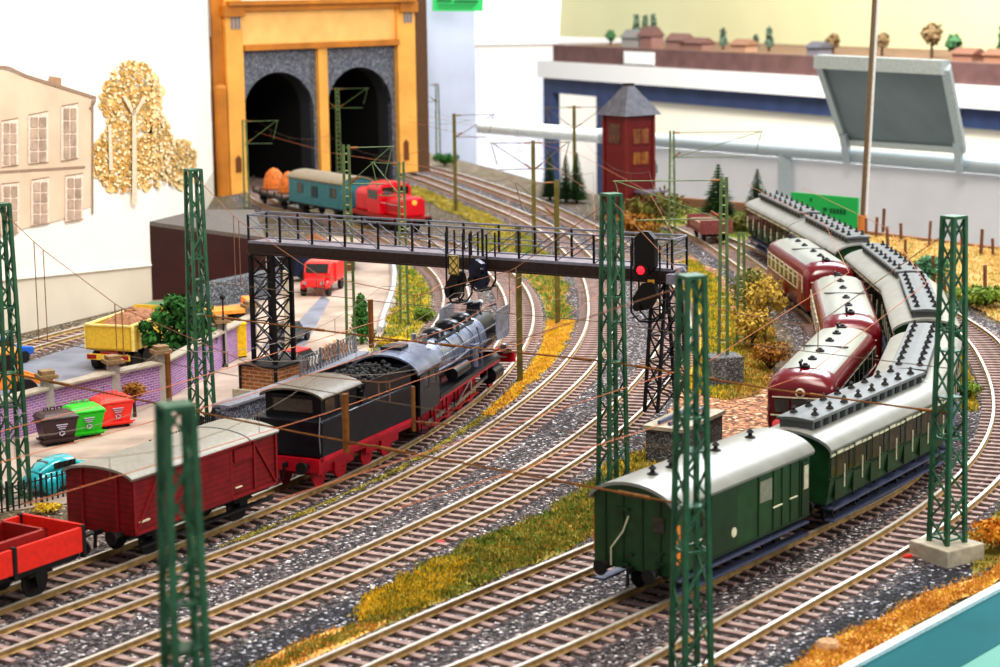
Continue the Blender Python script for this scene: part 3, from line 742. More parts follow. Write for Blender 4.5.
def tender():
    L, W = 8.2, 2.95
    t = thing('locomotive_tender', 'black tender with a small windowed cabin, between steam locomotive and dark red wagon', 'tender')
    b = MB(); b.bx(0, L-.1, -W/2, W/2, 1.35, 2.75); b.build('water_tank', M_loco, t, bevel=.06)
    cb = MB(); 
    for s in (-1, 1): cb.prism([(3.6, 2.75), (L-.1, 2.75), (L-.1, 3.55), (4.0, 3.55)], s*1.35-.03, s*1.35+.03, 'Y')
    cb.bx(L-.16, L-.1, -1.35, 1.35, 2.75, 3.5); cb.build('coal_bunker', M_loco, t)
    rnd = random.Random(5); cl = MB()
    for i in range(260):
        x, y = rnd.uniform(3.9, L-.3), rnd.uniform(-1.2, 1.2); r = rnd.uniform(.08, .17); cl.ball((x, y, 3.1+.5*(1-(y/1.5)**2)+rnd.uniform(-.1, .05)), r, r*.8, r*.7, 5, 4)
    cl.bx(3.8, L-.2, -1.25, 1.25, 2.7, 3.2)
    o = cl.build('coal_load', mat('coal', (26, 26, 29), .7, var=.6, scale=9), t); o['kind'] = 'stuff'
    cn = MB(); cn.bx(.5, 3.5, -1.2, 1.2, 2.75, 3.6); c = cn.build('cabin', M_blk, t)
    rf = MB(); top = arc_roof(2.5, 3.55, .32, over=.12); rf.prism(top+[(y*.97, z-.07) for y, z in reversed(top)], .3, 3.7, 'X'); rf.build('cabin_roof', mat('cabin_roof', (104, 96, 84), .5, var=.2), c, smooth=True)
    MB().bx(.46, .52, -.85, .85, 2.95, 3.45).build('cabin_window', mat('cabin_window', (84, 78, 72), .2), c)
    for s in (-1, 1):
        MB().bx(.8, 1.6, s*1.2-.02, s*1.2+.02, 2.95, 3.4).bx(2., 2.8, s*1.2-.02, s*1.2+.02, 2.95, 3.4).build('cabin_window', M_gls, c)
        MB().bx(-.0, L, s*W/2-.03, s*W/2+.04, 1.22, 1.38).build('red_sole_bar', M_lfr, t)
        bg = MB()
        for x0 in (1.9, 6.0): bg.bx(x0-1.5, x0+1.5, s*1.0-.05, s*1.0+.05, .55, .85); bg.bx(x0-.3, x0+.3, s*1.05-.1, s*1.05+.1, .4, 1.0)
        bg.build('bogie_frame', M_lfr, t)
        MB().path([(.05, s*1.38, 1.3), (-.05, s*1.38, 2.2), (.05, s*1.38, 2.9)], .03).build('handrail', M_steel, t)
    fr = MB().bx(-.1, L, -1.3, 1.3, .95, 1.32).build('frame', M_lfr, t)
    for x in (1.0, 2.8, 5.1, 6.9): wheelset(t, x, .48, M_lfr)
    MB().bx(-.15, 0, -1.4, 1.4, .8, 1.3).build('buffer_beam', M_lfr, t)
    buffers(t, -.1, -1)
    return t
def seat_ends(t, path, d0, d1, half_in, L, z=RT, sx=None):
    a, b = path.at(d0+half_in), path.at(d1-half_in); v = (b-a).normalized(); m = (a+b)/2
    o = m - v*L/2*(sx or 1); t.location = (o.x, o.y, z); t.rotation_euler = (0, 0, atan2(v.y, v.x))
    if sx: t.scale = (sx, 1, 1)
loco = locomotive()
dl1 = PA.near(G(503, 374, RT))-.5; dl0 = dl1-15.3
seat_ends(loco, PA, dl0, dl1, 2.4, 14.6, sx=15.2/14.6)
ten = tender(); dt1 = dl0-.05; dt0 = dt1-7.7
seat_ends(ten, PA, dt0, dt1, 2., 8.2, sx=7.6/8.2)
M_box = planks('wagon_boards', (124, 16, 24), (78, 10, 16), .2, 'Z', .45, wid=.14)
M_boxp = mat('wagon_red', (130, 20, 28), .45, var=.15)
def covered_wagon():
    L, W = 7.6, 2.8; z0, z1 = 1.05, 3.0
    t = thing('covered_wagon', 'dark red covered wagon with plain grey roof coupled behind the steam locomotive', 'railway wagon')
    underframe(t, L-.2, (-2.3, 2.3))
    mb = MB(); sec = [(-W/2, z0), (-W/2, z1)] + arc_roof(W, z1, .2)[1:-1] + [(W/2, z1), (W/2, z0)]
    mb.prism(sec, -L/2, L/2, 'X'); mb.build('body', M_box, t)
    rf = MB(); top = arc_roof(W, z1-.02, .3, n=14, over=.1); rf.prism(top+[(y*.97, z-.08) for y, z in reversed(top)], -L/2-.1, L/2+.1, 'X'); r = rf.build('roof', mat('wagon_roof', (140, 136, 126), .5, var=.12), t, smooth=True)
    sm = MB(); tp = arc_roof(W, z1, .3, n=14, over=.11); sm.prism(tp+[(y*.97, z-.05) for y, z in reversed(tp)], 2.2, 2.25, 'X'); sm.build('roof_seam', M_roofd, r)
    for s in (-1, 1):
        y = s*W/2; fr = MB()
        for x in (-3.75, -2.5, -1.2, 1.2, 2.5, 3.75): fr.bx(x-.05, x+.05, y-.02, y+s*.06, z0, z1)
        fr.bx(-L/2, L/2, y-.02, y+s*.06, z0, z0+.1); fr.bx(-L/2, L/2, y-.02, y+s*.05, z1-.1, z1)
        fr.bar((-3.7, y+s*.02, z0+.1), (-2.5, y+s*.02, z1-.1), .08); fr.bar((3.7, y+s*.02, z0+.1), (2.5, y+s*.02, z1-.1), .08)
        fr.build('side_frame', M_boxp, t)
        d = MB().bx(-1.1, 1.1, y-.02, y+s*.09, z0+.1, z1-.12).build('sliding_door', M_box, t)
        MB().bx(-1.1, 2.4, y, y+s*.11, z1-.1, z1-.04).build('door_rail', M_boxp, d)
        for x in (-1.9, 1.9): MB().bx(x-.5, x+.5, y-.02, y+s*.05, 2.35, 2.8).build('ventilation_hatch', M_boxp, t)
        MB().bx(-L/2+.3, L/2-.3, s*1.3-.15, s*1.3+.15, .55, .6).build('step_board', M_und, t)
        mb = MB()
        for x, w_ in ((-3.3, .5), (-3.3, .4), (1.6, .35)): mb.bx(x-w_/2, x+w_/2, y, y+s*.055, 1.35+.18*w_, 1.39+.18*w_)
        mb.build('lettering_line', M_crm, t)
    for e in (-1, 1):
        f = MB()
        for yy in (-.75, .75): f.bx(e*L/2-.05, e*L/2+.05, yy-.05, yy+.05, z0, 3.1)
        f.build('end_post', M_boxp, t); buffers(t, e*L/2, e)
    return t
bw = covered_wagon(); db1 = dt0-2.5; db0 = db1-8.1
seat(bw, PA, (db0+db1)/2, (db1-db0)*.33, sx=(db1-db0)/7.85)
def low_wagon():
    L, W = 9., 2.75
    t = thing('open_wagon', 'bright red low-sided wagon cut off at the lower left behind the covered wagon', 'railway wagon')
    underframe(t, L-.2, (-2.9, 2.9))
    MB().bx(-L/2, L/2, -W/2, W/2, 1.12, 1.2).build('floor_boards', mat('wagon_floor', (70, 62, 54), .8, var=.3), t)
    mr = mat('bright_red', (226, 44, 30), .45, var=.1)
    for s in (-1, 1):
        for k in range(3): MB().bx(-L/2+k*3+.05, -L/2+k*3+2.9, s*W/2-.05, s*W/2+.05, 1.15, 1.95).build('drop_side', mr, t)
        for x in (-L/2+.05, -1.5, 1.5, L/2-.05): MB().bx(x-.07, x+.07, s*W/2-.08, s*W/2+.08, .95, 2.0).build('stanchion', M_und, t)
    for e in (-1, 1):
        MB().bx(e*L/2-.05, e*L/2+.05, -W/2, W/2, 1.15, 2.0).build('end_board', mr, t); buffers(t, e*L/2, e)
    rk = MB().bx(-L/2+.4, 3.3, -1.0, -.85, 1.2, 2.1).bx(-L/2+.4, 3.3, .85, 1.0, 1.2, 2.1).bx(3.2, 3.3, -1, 1, 1.2, 2.1); rk.build('load_frame', mat('dark_red', (150, 28, 24), .5), t)
    return t
lw = low_wagon(); dw1 = db0-2.7; seat(lw, PA, dw1-4.7, 2.9)

# ------------------------------------------------------------------ works train at the tunnel
M_dred = mat('diesel_red', (206, 14, 40), .3, var=.1, scale=1.5, spec=.6)
M_teal = planks('teal_boards', (52, 116, 128), (30, 78, 92), .35, 'X', .5, wid=.1)
def diesel():
    t = thing('diesel_locomotive', 'bright red diesel shunting locomotive in front of the tunnel, behind the signal bridge', 'locomotive')
    MB().bx(-4.2, 4.2, -1.35, 1.35, .95, 1.25).build('frame', mat('dark_red', (150, 28, 24), .5), t)
    f = MB(); f.prism([(-.98, 1.25), (-.98, 2.5), (-.7, 2.75), (.7, 2.75), (.98, 2.5), (.98, 1.25)], .9, 4.0, 'X'); f.build('long_hood', M_dred, t, bevel=.18)
    r = MB(); r.prism([(-1.05, 1.25), (-1.05, 2.7), (-.7, 3.0), (.7, 3.0), (1.05, 2.7), (1.05, 1.25)], -4.0, -1.2, 'X'); r.build('short_hood', M_dred, t, bevel=.18)
    c = MB(); c.prism([(-1.4, 1.25), (-1.4, 3.2), (-1.1, 3.55), (0, 3.7), (1.1, 3.55), (1.4, 3.2), (1.4, 1.25)], -1.25, .95, 'X'); cb = c.build('cab', M_dred, t, bevel=.08)
    for s in (-1, 1): MB().bx(-.95, .6, s*1.4-.02, s*1.4+.03, 2.4, 3.05).build('cab_window', M_gls, cb)
    for x in (-1.26, .96): MB().bx(x-.03, x+.03, -1.1, -.15, 2.75, 3.3).bx(x-.03, x+.03, .15, 1.1, 2.75, 3.3).build('cab_windscreen', M_gls, cb)
    MB().bx(-2.2, -1.6, -.4, .4, 3.0, 3.25).build('exhaust', M_und, t)
    MB().lathe([(.2, 0), (.2, .1), (.1, .14)], (4.0, 0, 2.35), 'X', 12).build('headlamp', mat('lamp_orange', (255, 150, 60), .3, emit=.8), t)
    for s in (-1, 1):
        MB().path([(.9, s*1.3, 2.2), (4.1, s*1.3, 2.2), (4.1, s*1.3, 1.25)], .03).build('handrail', M_steel, t)
        MB().bx(-3.6, 3.6, s*1.1-.06, s*1.1+.06, .5, .95).build('axle_guard', M_und, t)
        lv = MB()
        for k in range(6): lv.bx(1.3+k*.4, 1.55+k*.4, s*.98-.02, s*.98+.03, 1.6, 2.2)
        lv.build('louvre', mat('dark_red', (150, 28, 24), .5), t)
    for x in (-2.9, -1., 1., 2.9): wheelset(t, x, .5)
    for e in (-1, 1): buffers(t, e*4.2, e)
    return t
dz = diesel(); dd1 = PA.near(G(430, 234, RT)); seat(dz, PA, dd1+4.6, 2.6, flip=True)
def blue_car():
    L, W = 8.9, 2.8
    t = thing('crew_car', 'faded teal boxy crew car with pale roof between red diesel and flat wagon', 'railway coach')
    underframe(t, L-.2, (-2.8, 2.8))
    MB().prism([(-W/2, 1.05), (-W/2, 3.1)] + arc_roof(W, 3.1, .45)[1:-1] + [(W/2, 3.1), (W/2, 1.05)], -L/2, L/2, 'X').build('body', M_teal, t)
    top = arc_roof(W, 3.08, .55, over=.12); MB().prism(top+[(y*.97, z-.1) for y, z in reversed(top)], -L/2-.15, L/2+.15, 'X').build('roof', mat('pale_roof', (148, 136, 118), .7, var=.2), t, smooth=True)
    for s in (-1, 1):
        for x in (-3.1, 2.5): MB().bx(x-.5, x+.5, s*W/2-.02, s*W/2+s*.04, 1.9, 2.7).build('window', M_gls, t)
        MB().bx(-.5, .5, s*W/2-.02, s*W/2+s*.05, 1.7, 2.6).build('emblem_panel', mat('dark_teal', (22, 44, 52), .5), t)
    for e in (-1, 1): buffers(t, e*L/2, e)
    return t
bc = blue_car(); dbc = dd1+9.2+.7; seat(bc, PA, dbc+4.6, 2.8)
def flat_wagon():
    L = 8.6
    t = thing('flat_wagon', 'dark flat wagon carrying two rusty domes at the tunnel mouth', 'railway wagon')
    underframe(t, L-.2, (-2.7, 2.7))
    MB().bx(-L/2, L/2, -1.35, 1.35, 1.12, 1.3).build('deck', mat('wagon_deck', (108, 96, 88), .7, var=.3), t)
    for s in (-1, 1):
        st = MB()
        for k in range(5): st.bx(-L/2+.4+k*1.9, -L/2+.52+k*1.9, s*1.35-.05, s*1.35+.05, 1.0, 1.5)
        st.build('stake', M_und, t)
    for e in (-1, 1): buffers(t, e*L/2, e)
    return t
fw_ = flat_wagon(); dfw = dbc+9.2+.5; seat(fw_, PA, dfw+4.4, 2.7)
M_rust = mat('rust_orange', (204, 112, 44), .7, var=.35, scale=4)
m, h = PA.frame(dfw+4.4, 2.7)
for lx, lab, rr in ((2.1, 'rusty orange dome on the flat wagon, the one nearer the tunnel', .95), (-1.7, 'rusty orange dome on the flat wagon, the one nearer the teal car', .8)):
    dm = thing('loaded_dome', lab, 'tank', (m.x+cos(h)*lx, m.y+sin(h)*lx, RT+1.3), h, 'domes on the flat wagon')
    MB().lathe([(rr*1.05, 0), (rr*1.0, .35), (rr, .36), (rr*.92, .9), (rr*.72, 1.4), (rr*.35, 1.75), (.05, 1.85)], n=18).build('dome_shell', M_rust, dm, smooth=True)
    MB().lathe([(rr*1.25, 0), (rr*1.25, .12), (rr*1.05, .16)], n=18).build('dome_flange', mat('rust_dark', (130, 74, 40), .8, var=.3), dm)
# ------------------------------------------------------------------ overhead line: lattice towers
M_tow = mat('tower_green', (54, 98, 72), .45, .2, var=.3, scale=2.)
M_towl = mat('mast_green', (92, 112, 72), .5, .2, var=.3, scale=1.5)
M_oliv = mat('mast_olive', (104, 96, 44), .5, .2, var=.3, scale=1.5)
M_con = mat('concrete', (176, 168, 152), .85, var=.2, scale=3, bump=.2)
M_cond = speckle('rough_concrete', [(0, (70, 70, 76)), (.4, (104, 104, 108)), (.8, (140, 140, 142))], 16., .5)
M_wire = mat('copper_wire', (150, 106, 80), .5, .4, var=.2)
M_rod = mat('brown_rod', (132, 84, 34), .5, .2, var=.3, scale=4)
M_steelw = mat('steel_wire', (112, 96, 80), .5, .2)
def tower(loc, rz, label, h=11.3, wb=.82, wt=.5, foot=None, base=None):
    t = thing('lattice_mast', label, 'mast', loc, rz, 'tall green lattice masts')
    C = [(1, 1), (-1, 1), (-1, -1), (1, -1)]
    P = lambda c, z: Vector((c[0]*(wb+(wt-wb)*z/h)/2, c[1]*(wb+(wt-wb)*z/h)/2, z))
    for c in C:
        l = MB()
        a, b = P(c, 0), P(c, h)
        l.bar(a, b, .13, .13); l.build('leg', M_tow, t)
    n = 13
    for k in range(4):
        c, d = C[k], C[(k+1) % 4]; l = MB()
        for i in range(n):
            z0, z1 = h*i/n, h*(i+1)/n
            if i % 2: l.bar(P(c, z0), P(d, z1), .055)
            else: l.bar(P(d, z0), P(c, z1), .055)
        for z in (h*.02, h*.33, h*.66): l.bar(P(c, z), P(d, z), .06)
        l.build('lattice_bracing', M_tow, t)
    MB().bx(-wt/2-.06, wt/2+.06, -wt/2-.06, wt/2+.06, h-.05, h+.05).build('cap_plate', M_tow, t)
    for z in (4.95, 6.5): MB().bx(-wb*.36, wb*.36, -wb*.36, wb*.36, z-.025, z+.025).build('wire_clamp', M_tow, t)
    if foot:
        MB().prism([(-foot*.5, -foot*.5), (foot*.5, -foot*.5), (foot*.5, foot*.5), (-foot*.5, foot*.5)], -.6, .04).build('concrete_base', base or M_con, t, bevel=.04)
    return t
TA = radians(28)
T0 = D(5, 300, 73.6); T1 = D(198, 300, 86.4); T2 = D(612, 300, 74.1); T3 = D(691.5, 300, 53.2); T4 = Vector((14.75, 64.4, 0)); T5 = D(176, 420, 37.4)
tw = {}
for k, (p, lab, ft) in {'0': (T0, 'tall green lattice mast at the left edge beside the brown waste container', None), '1': (T1, 'tall green lattice mast in front of the leafy tree and brick wall', None), '2': (T2, 'tall green lattice mast in the grass strip beside the hanging red signal', None),
        '3': (T3, 'tall green lattice mast standing in front of the luggage van', None), '4': (T4, 'tall green lattice mast on a pale concrete footing beside the green coaches', 1.75), '5': (T5, 'nearest tall green lattice mast, out of focus before the dark red wagon', None)}.items():
    tw[k] = tower((p.x, p.y, .55 if ft else 0), TA + {'0': .2, '1': .1, '2': 0, '3': -.1, '4': .1, '5': 0}[k], lab, 11.3-(.4 if ft else 0), foot=ft)
def span(name, label, A, B, za=11.1, zb=11.1, sag=4.4, drops=(), lo=4.95, hi=6.45, group='cross-span wires'):
    """head span between two towers: sagging rope, two level ropes, droppers over the tracks"""
    t = thing(name, label, 'overhead wire', (0, 0, 0), 0, group)
    A, B = Vector((A.x, A.y, 0)), Vector((B.x, B.y, 0)); d = B-A
    def rope(f): return za*(1-f)+zb*f - sag*4*f*(1-f)
    pts = []; fs = [0] + list(drops) + [1]
    for f in fs: p = A+d*f; pts.append((p.x, p.y, rope(f)))
    MB().path(pts, .016, 4).build('head_rope', M_wire, t)
    for z, m, r in ((lo, M_rod, .035), (hi, M_steelw, .015)):
        MB().path([(A.x, A.y, z), (A.x*.5+B.x*.5, A.y*.5+B.y*.5, z-.1), (B.x, B.y, z)], r, 5).build('cross_rope', m, t)
    for f in (.08, .92, .3, .62):
        p = A+d*f; q = A+d*(f+.035); zz = lo-.1*(1-abs(2*f-1)); MB().tube((p.x, p.y, zz), (q.x, q.y, zz), .06, 8).build('insulator', M_rod, t)
    for f in drops:
        p = A+d*f; MB().tube((p.x, p.y, rope(f)), (p.x, p.y, hi-.05), .018, 4).build('dropper', M_wire, t)
    return t
def frac(A, B, path):
    A2, B2 = Vector((A.x, A.y, 0)), Vector((B.x, B.y, 0)); best = None
    for i in range(101):
        p = A2.lerp(B2, i/100); q = path.at(path.near(p)); e = (p-q).length
        if best is None or e < best[0]: best = (e, i/100)
    return best[1]
def drops_for(A, B, paths):
    r = []
    for p in paths:
        f = frac(A, B, p); r += [f-.02, f+.02]
    return sorted(r)
span('head_span', 'wire span hung between the left edge mast and the mast before the luggage van', T0, T3, drops=[.063, .08, .208, .22, .45, .465, .62, .635])
span('head_span', 'wire span between the mast by the leafy tree and the red signal mast', T1, T2, drops=[.106, .12, .32, .335, .56, .575, .78, .795])
span('head_span', 'wire span between the mast by the red signal and the mast on concrete footing', T2, T4, sag=4., drops=drops_for(T2, T4, (PG, PE)))
# vertical registration posts hanging between the level ropes above the tracks
for A_, B_, f, z0, z1, r_, lab in ((T0, T3, .296, 4.75, 6.75, .1, 'brown hanging wire post in front of the brick wall pillar'), (T0, T3, .572, 4.5, 6.4, .11, 'brown hanging wire post in front of the black tender'),
        (T0, T3, .667, 5.6, 7.0, .06, 'thin brown hanging wire post in front of the locomotive cab'), (T1, T2, .454, 4.4, 6.4, .11, 'rusty hanging wire post beside the cone-shaped green bush')):
    A2, B2 = Vector((A_.x, A_.y, 0)), Vector((B_.x, B_.y, 0)); p = A2.lerp(B2, f); v = (B2-A2).normalized()
    s = thing('registration_post', lab, 'wire holder', (p.x, p.y, z0), 0, 'hanging wire posts')
    MB().tube((0, 0, 0), (0, 0, z1-z0), r_, 8).build('post_tube', M_rod, s)
    MB().tube((0, 0, .3), (v.x*1.4, v.y*1.4, .4), .03, 6).build('steady_arm', M_rod, s)
# contact wires above the tracks
M_cw = mat('contact_wire', (196, 120, 84), .4, .5, var=.1)
def contact(path, pts, label, z=5.6, r=.016, cat=True, drop=10):
    t = thing('contact_wire', label, 'overhead wire', (0, 0, 0), 0, 'contact wires')
    P = [Vector((*path.at(path.near(q))[:2], z)) for q in pts]
    MB().path(P, r, 5).build('trolley_wire', M_cw, t)
    if cat:
        cw = []
        for a, b in zip(P, P[1:]):
            for i in range(8):
                f = i/8; q = a.lerp(b, f); zz = z + .35 + 1.0*(2*f-1)**2; cw.append((q.x, q.y, zz))
                if i in (2, 4, 6): MB().tube(q, (q.x, q.y, zz), .01, 4).build('dropper', M_steelw, t)
        cw.append((P[-1].x, P[-1].y, z+1.35))
        MB().path(cw, r*.65, 4).build('catenary_rope', M_steelw, t)
    return t
fa = lambda A_, B_, pth: Vector((A_.x, A_.y, 0)).lerp(Vector((B_.x, B_.y, 0)), frac(A_, B_, pth))
contact(PA, [(-17, 50), fa(T0, T3, PA), fa(T1, T2, PA), (1.2, 105), (.5, 125), (-5, 148), (-14, 162), (-22.5, 187)], 'contact wire above the steam locomotive')
contact(PB, [(-17, 46), fa(T0, T3, PB), fa(T1, T2, PB), (5.2, 105), (5, 128), (2.5, 155), (-3, 178), (-11.5, 203)], 'contact wire above the first empty track beside the locomotive')
contact(PC, [(-10, 50), fa(T0, T3, PC), fa(T1, T2, PC), (8.9, 105), (8.3, 128), (5.5, 155), (-.5, 182), (-8.5, 208)], 'contact wire above the second empty track beside the locomotive')
contact(PE, [(-4, 46), (4.5, 59.5), fa(T2, T4, PE), (18.7, 88), (20.3, 108), (19, 130)], 'contact wire above the green coaches', cat=False)
contact(PG, [(-6, 52), fa(T2, T4, PG), (16, 92), (17.5, 110), (16.5, 132)], 'contact wire above the red railcars', cat=False)

# ------------------------------------------------------------------ single overhead-line masts
def mast(X, Y, label, h=8.3, kind='olive', arms=((0., 3.),), rz=0., z=0., foot=False, group='slim overhead-line masts'):
    """arms: (heading, reach)"""
    t = thing('catenary_mast', label, 'mast', (X, Y, z), rz, group)
    m_ = {'olive': M_oliv, 'green': M_towl}[kind]
    if kind == 'olive':
        MB().bx(-.05, .05, -.12, .12, 0, h).bx(-.14, .14, -.14, -.1, 0, h).bx(-.14, .14, .1, .14, 0, h).build('post', m_, t)
    else:
        for s in (-1, 1): MB().bar((s*.22, 0, 0), (s*.13, 0, h), .09, .14).build('post', m_, t)
        l = MB(); n = int(h/.42)
        for i in range(n):
            z0 = h*i/n; w_ = .22-.09*i/n; l.bar((-w_, 0, z0), (w_, 0, z0), .05)
        l.build('lattice', mat('mast_light', (176, 178, 120), .5), t)
    for a, Lr in arms:
        c, s = cos(a), sin(a); ar = MB()
        top = h-.15; 
        ar.tube((0, 0, top), (c*Lr, s*Lr, top+.02), .03, 6)
        ar.tube((0, 0, top-1.9), (c*(Lr-.2), s*(Lr-.2), top), .03, 6)
        ar.tube((0, 0, top-1.8), (c*Lr*.8, s*Lr*.8, top-1.85), .035, 6)
        ar.tube((c*(Lr-.1), s*(Lr-.1), top), (c*(Lr-.5), s*(Lr-.5), top-1.5), .03, 6)
        ar.build('bracket_arm', M_towl if kind == 'green' else M_steelw, t)
        MB().tube((c*.2, s*.2, top), (c*.6, s*.6, top), .06, 8).build('insulator', M_rod, t); MB().tube((c*.2, s*.2, top-1.75), (c*.6, s*.6, top-1.45), .06, 8).build('insulator', M_rod, t)
    if foot:
        MB().bx(-.8, .8, -.7, .7, -.8, .7).build('concrete_base', M_cond, t)
        t.location.z = z
    return t
def by_top(px, py, h):
    Y = (CH-h)*2000/(py+20-.014*(500-px)); q = D(px, py, Y); return q.x, q.y
W_ = pi
for (px, py, h, kind, arms, lab) in (
    (244, 118, 8.3, 'green', ((.1, 2.8),), 'slim green mast in front of the left tunnel mouth'),
    (337, 86, 9.3, 'green', ((.1, 3.0), (W_, 2.6)), 'slim green mast in front of the right tunnel mouth'),
    (437, 82, 8.3, 'green', ((W_, 2.8),), 'slim green mast right of the tunnel portal'),
    (454, 112, 8.3, 'olive', ((.1, 3.4),), 'olive mast in front of the white pipe, left of the pale blinds'),
    (533, 139, 8.2, 'olive', ((W_, 3.), (.0, 2.6)), 'olive mast between the small firs and the far tracks'),
    (574, 104, 8.3, 'olive', ((W_, 2.6), (-.2, 2.8)), 'olive mast behind the small firs, left of the red tower')):
    X, Y = by_top(px, py, h); mast(X, Y, lab, h, kind, arms)
for (X, Y, h, kind, arms, lab) in (
    (*D(350, 300, 100)[:2], 11.2, 'green', ((.05, 2.4),), 'tall slim green mast beside the round green bush in the yard'),
    (*D(404, 300, 111.5)[:2], 9.3, 'green', ((W_*.8, 2.2),), 'slim green mast behind the signal bridge, beside the inner track'),
    (*D(519, 300, 95)[:2], 7.6, 'olive', (), 'thick olive post between the two curving tracks, right of the locomotive'),
    (*D(557.5, 300, 111)[:2], 8.2, 'olive', ((W_, 2.4),), 'olive mast in the yellow grass strip behind the signal bridge'),
    (*D(672, 230, 146)[:2], 8.2, 'green', ((-.05, 6.6),), 'slim green mast with forked foot right of the red tower')):
    mast(X, Y, lab, h, kind, arms)
q = D(723, 385, 93.6)
mast(q.x, q.y, 'slim tall lattice mast on a grey stone footing among the yellow bushes', 9.2, 'green', ((W_*.93, 5.2),), rz=.2, z=.75, foot=True)
q = D(741, 300, 104)
mast(q.x, q.y, 'short grey-green lattice mast behind the yellow bushes', 6.0, 'green', (), rz=.2)

# ------------------------------------------------------------------ signal bridge
M_iron = mat('bridge_iron', (34, 32, 38), .4, .4, var=.4, scale=3)
M_irl = mat('bridge_edge', (150, 150, 165), .35, .6)
M_deck = mat('bridge_deck', (130, 122, 130), .6, .1, var=.2)
BL, BR = D(272, 300, 92), D(674, 300, 81.5); BL.z = BR.z = 0
bd = BR-BL; BLEN = bd.length; bh = atan2(bd.y, bd.x)
br = thing('signal_bridge', 'dark lattice signal bridge with walkway spanning the tracks', 'signal bridge', (BL.x, BL.y, 0), bh)
ZD = 7.45
x0, x1, hw = -.7, BLEN+.25, .7
MB().bx(x0, x1, -hw, hw, ZD-.06, ZD).build('walkway', M_deck, br)
for s in (-1, 1):
    MB().bx(x0, x1, s*hw-.08, s*hw+.08, ZD-.5, ZD-.06).bx(x0, x1, s*hw-.2, s*hw+.2, ZD-.55, ZD-.48).build('girder', mat('girder_brown', (58, 42, 38), .5, .2, var=.3), br)
    MB().bx(x0, x1, s*hw-.06, s*hw+.06, ZD-.06, ZD+.06).build('edge_rail', M_irl, br)
    rl = MB(); rl.bx(x0, x1, s*hw-.035, s*hw+.035, ZD+1.2, ZD+1.28); rl.bx(x0, x1, s*hw-.025, s*hw+.025, ZD+.62, ZD+.67)
    rl.build('handrail', M_irl, br)
    n = 12; ps = MB(); dg = MB()
    for i in range(n+1):
        x = x0+(x1-x0)*i/n; ps.bx(x-.04, x+.04, s*hw-.04, s*hw+.04, ZD, ZD+1.25)
        if i < n:
            xn = x0+(x1-x0)*(i+1)/n
            if i < n/2: dg.bar((x, s*hw, ZD+1.2), (xn, s*hw, ZD+.05), .035)
            else: dg.bar((x, s*hw, ZD+.05), (xn, s*hw, ZD+1.2), .035)
    ps.build('rail_post', M_iron, br); dg.build('truss_diagonal', mat('diagonal_iron', (96, 96, 106), .5, .3), br)
for e in (x0, x1):
    MB().bx(e-.03, e+.03, -hw, hw, ZD+1.2, ZD+1.28).bx(e-.03, e+.03, -hw, hw, ZD+.62, ZD+.67).build('end_rail', M_irl, br)
def bridge_leg(xc, w0, zb, half):
    for sx in (-1, 1):
        for sy in (-1, 1): MB().bar((xc+sx*half, sy*(hw+w0), zb), (xc+sx*half, sy*hw, ZD-.6), .17 if half > .4 else .12).build('leg', M_iron, br)
    lb = MB(); n = 5
    def P(sx, sy, f): return (xc+sx*half, sy*(hw+w0*(1-f)), zb+(ZD-.6-zb)*f)
    for i in range(n):
        f0, f1 = i/n, (i+1)/n
        for a, b in (((-1, -1), (1, -1)), ((1, -1), (1, 1)), ((1, 1), (-1, 1)), ((-1, 1), (-1, -1))):
            lb.bar(P(*a, f0), P(*b, f1), .055); lb.bar(P(*b, f0), P(*a, f1), .055); lb.bar(P(*a, f1), P(*b, f1), .05)
    lb.build('leg_bracing', M_iron, br)
bridge_leg(.0, .0, 1.75, .62)
bridge_leg(BLEN-.35, .75, 1.6, .3)
# signal cages below the deck
def cage(t, xs, y, zlo, w_=.95):
    cg = MB()
    for x in (xs-w_/2, xs+w_/2):
        for yy in (y-.35, y+.35): cg.bar((x, yy, ZD+1.1), (x, yy, zlo+.35), .06)
    for yy in (y-.35, y+.35):
        cg.bar((xs-w_/2, yy, zlo+.35), (xs-w_*.22, yy, zlo), .06); cg.bar((xs+w_/2, yy, zlo+.35), (xs+w_*.22, yy, zlo), .06); cg.bar((xs-w_*.22, yy, zlo), (xs+w_*.22, yy, zlo), .08)
    for x in (xs-w_*.22, xs+w_*.22): cg.bar((x, y-.35, zlo), (x, y+.35, zlo), .06)
    for z in (ZD-1.2, ZD-2.): 
        for x in (xs-w_/2, xs+w_/2): cg.bar((x, y-.35, z), (x, y+.35, z), .05)
    cg.build('cage', M_iron, t)
M_sig = mat('signal_black', (14, 14, 16), .4, var=.2)
def shield(mb, cx, y, cz, w_, h_, tilt=0., cut=.28, th=.16):
    poly = [(-w_/2, -h_/2+cut), (-w_/2+cut, -h_/2), (w_/2-cut, -h_/2), (w_/2, -h_/2+cut), (w_/2, h_/2-cut), (w_/2-cut, h_/2), (-w_/2+cut, h_/2), (-w_/2, h_/2-cut)]
    c, s = cos(tilt), sin(tilt); poly = [(cx+u*c-v*s, cz+u*s+v*c) for u, v in poly]
    return mb.prism(poly, y-th, y+th, 'Y')
def bx_of(px, z=6.):
    """position along the bridge seen at a pixel column"""
    best = min(range(0, 400), key=lambda i: abs(pxof(BL+bd*(i/400), z)-px)); return BLEN*best/400+.55
def pxof(p, z):
    zz = z-CH; f = p.y*cos(PT)-zz*sin(PT); up = p.y*sin(PT)+zz*cos(PT); u, v = F*p.x/f, F*up/f; return 500+_c*u+_s*v
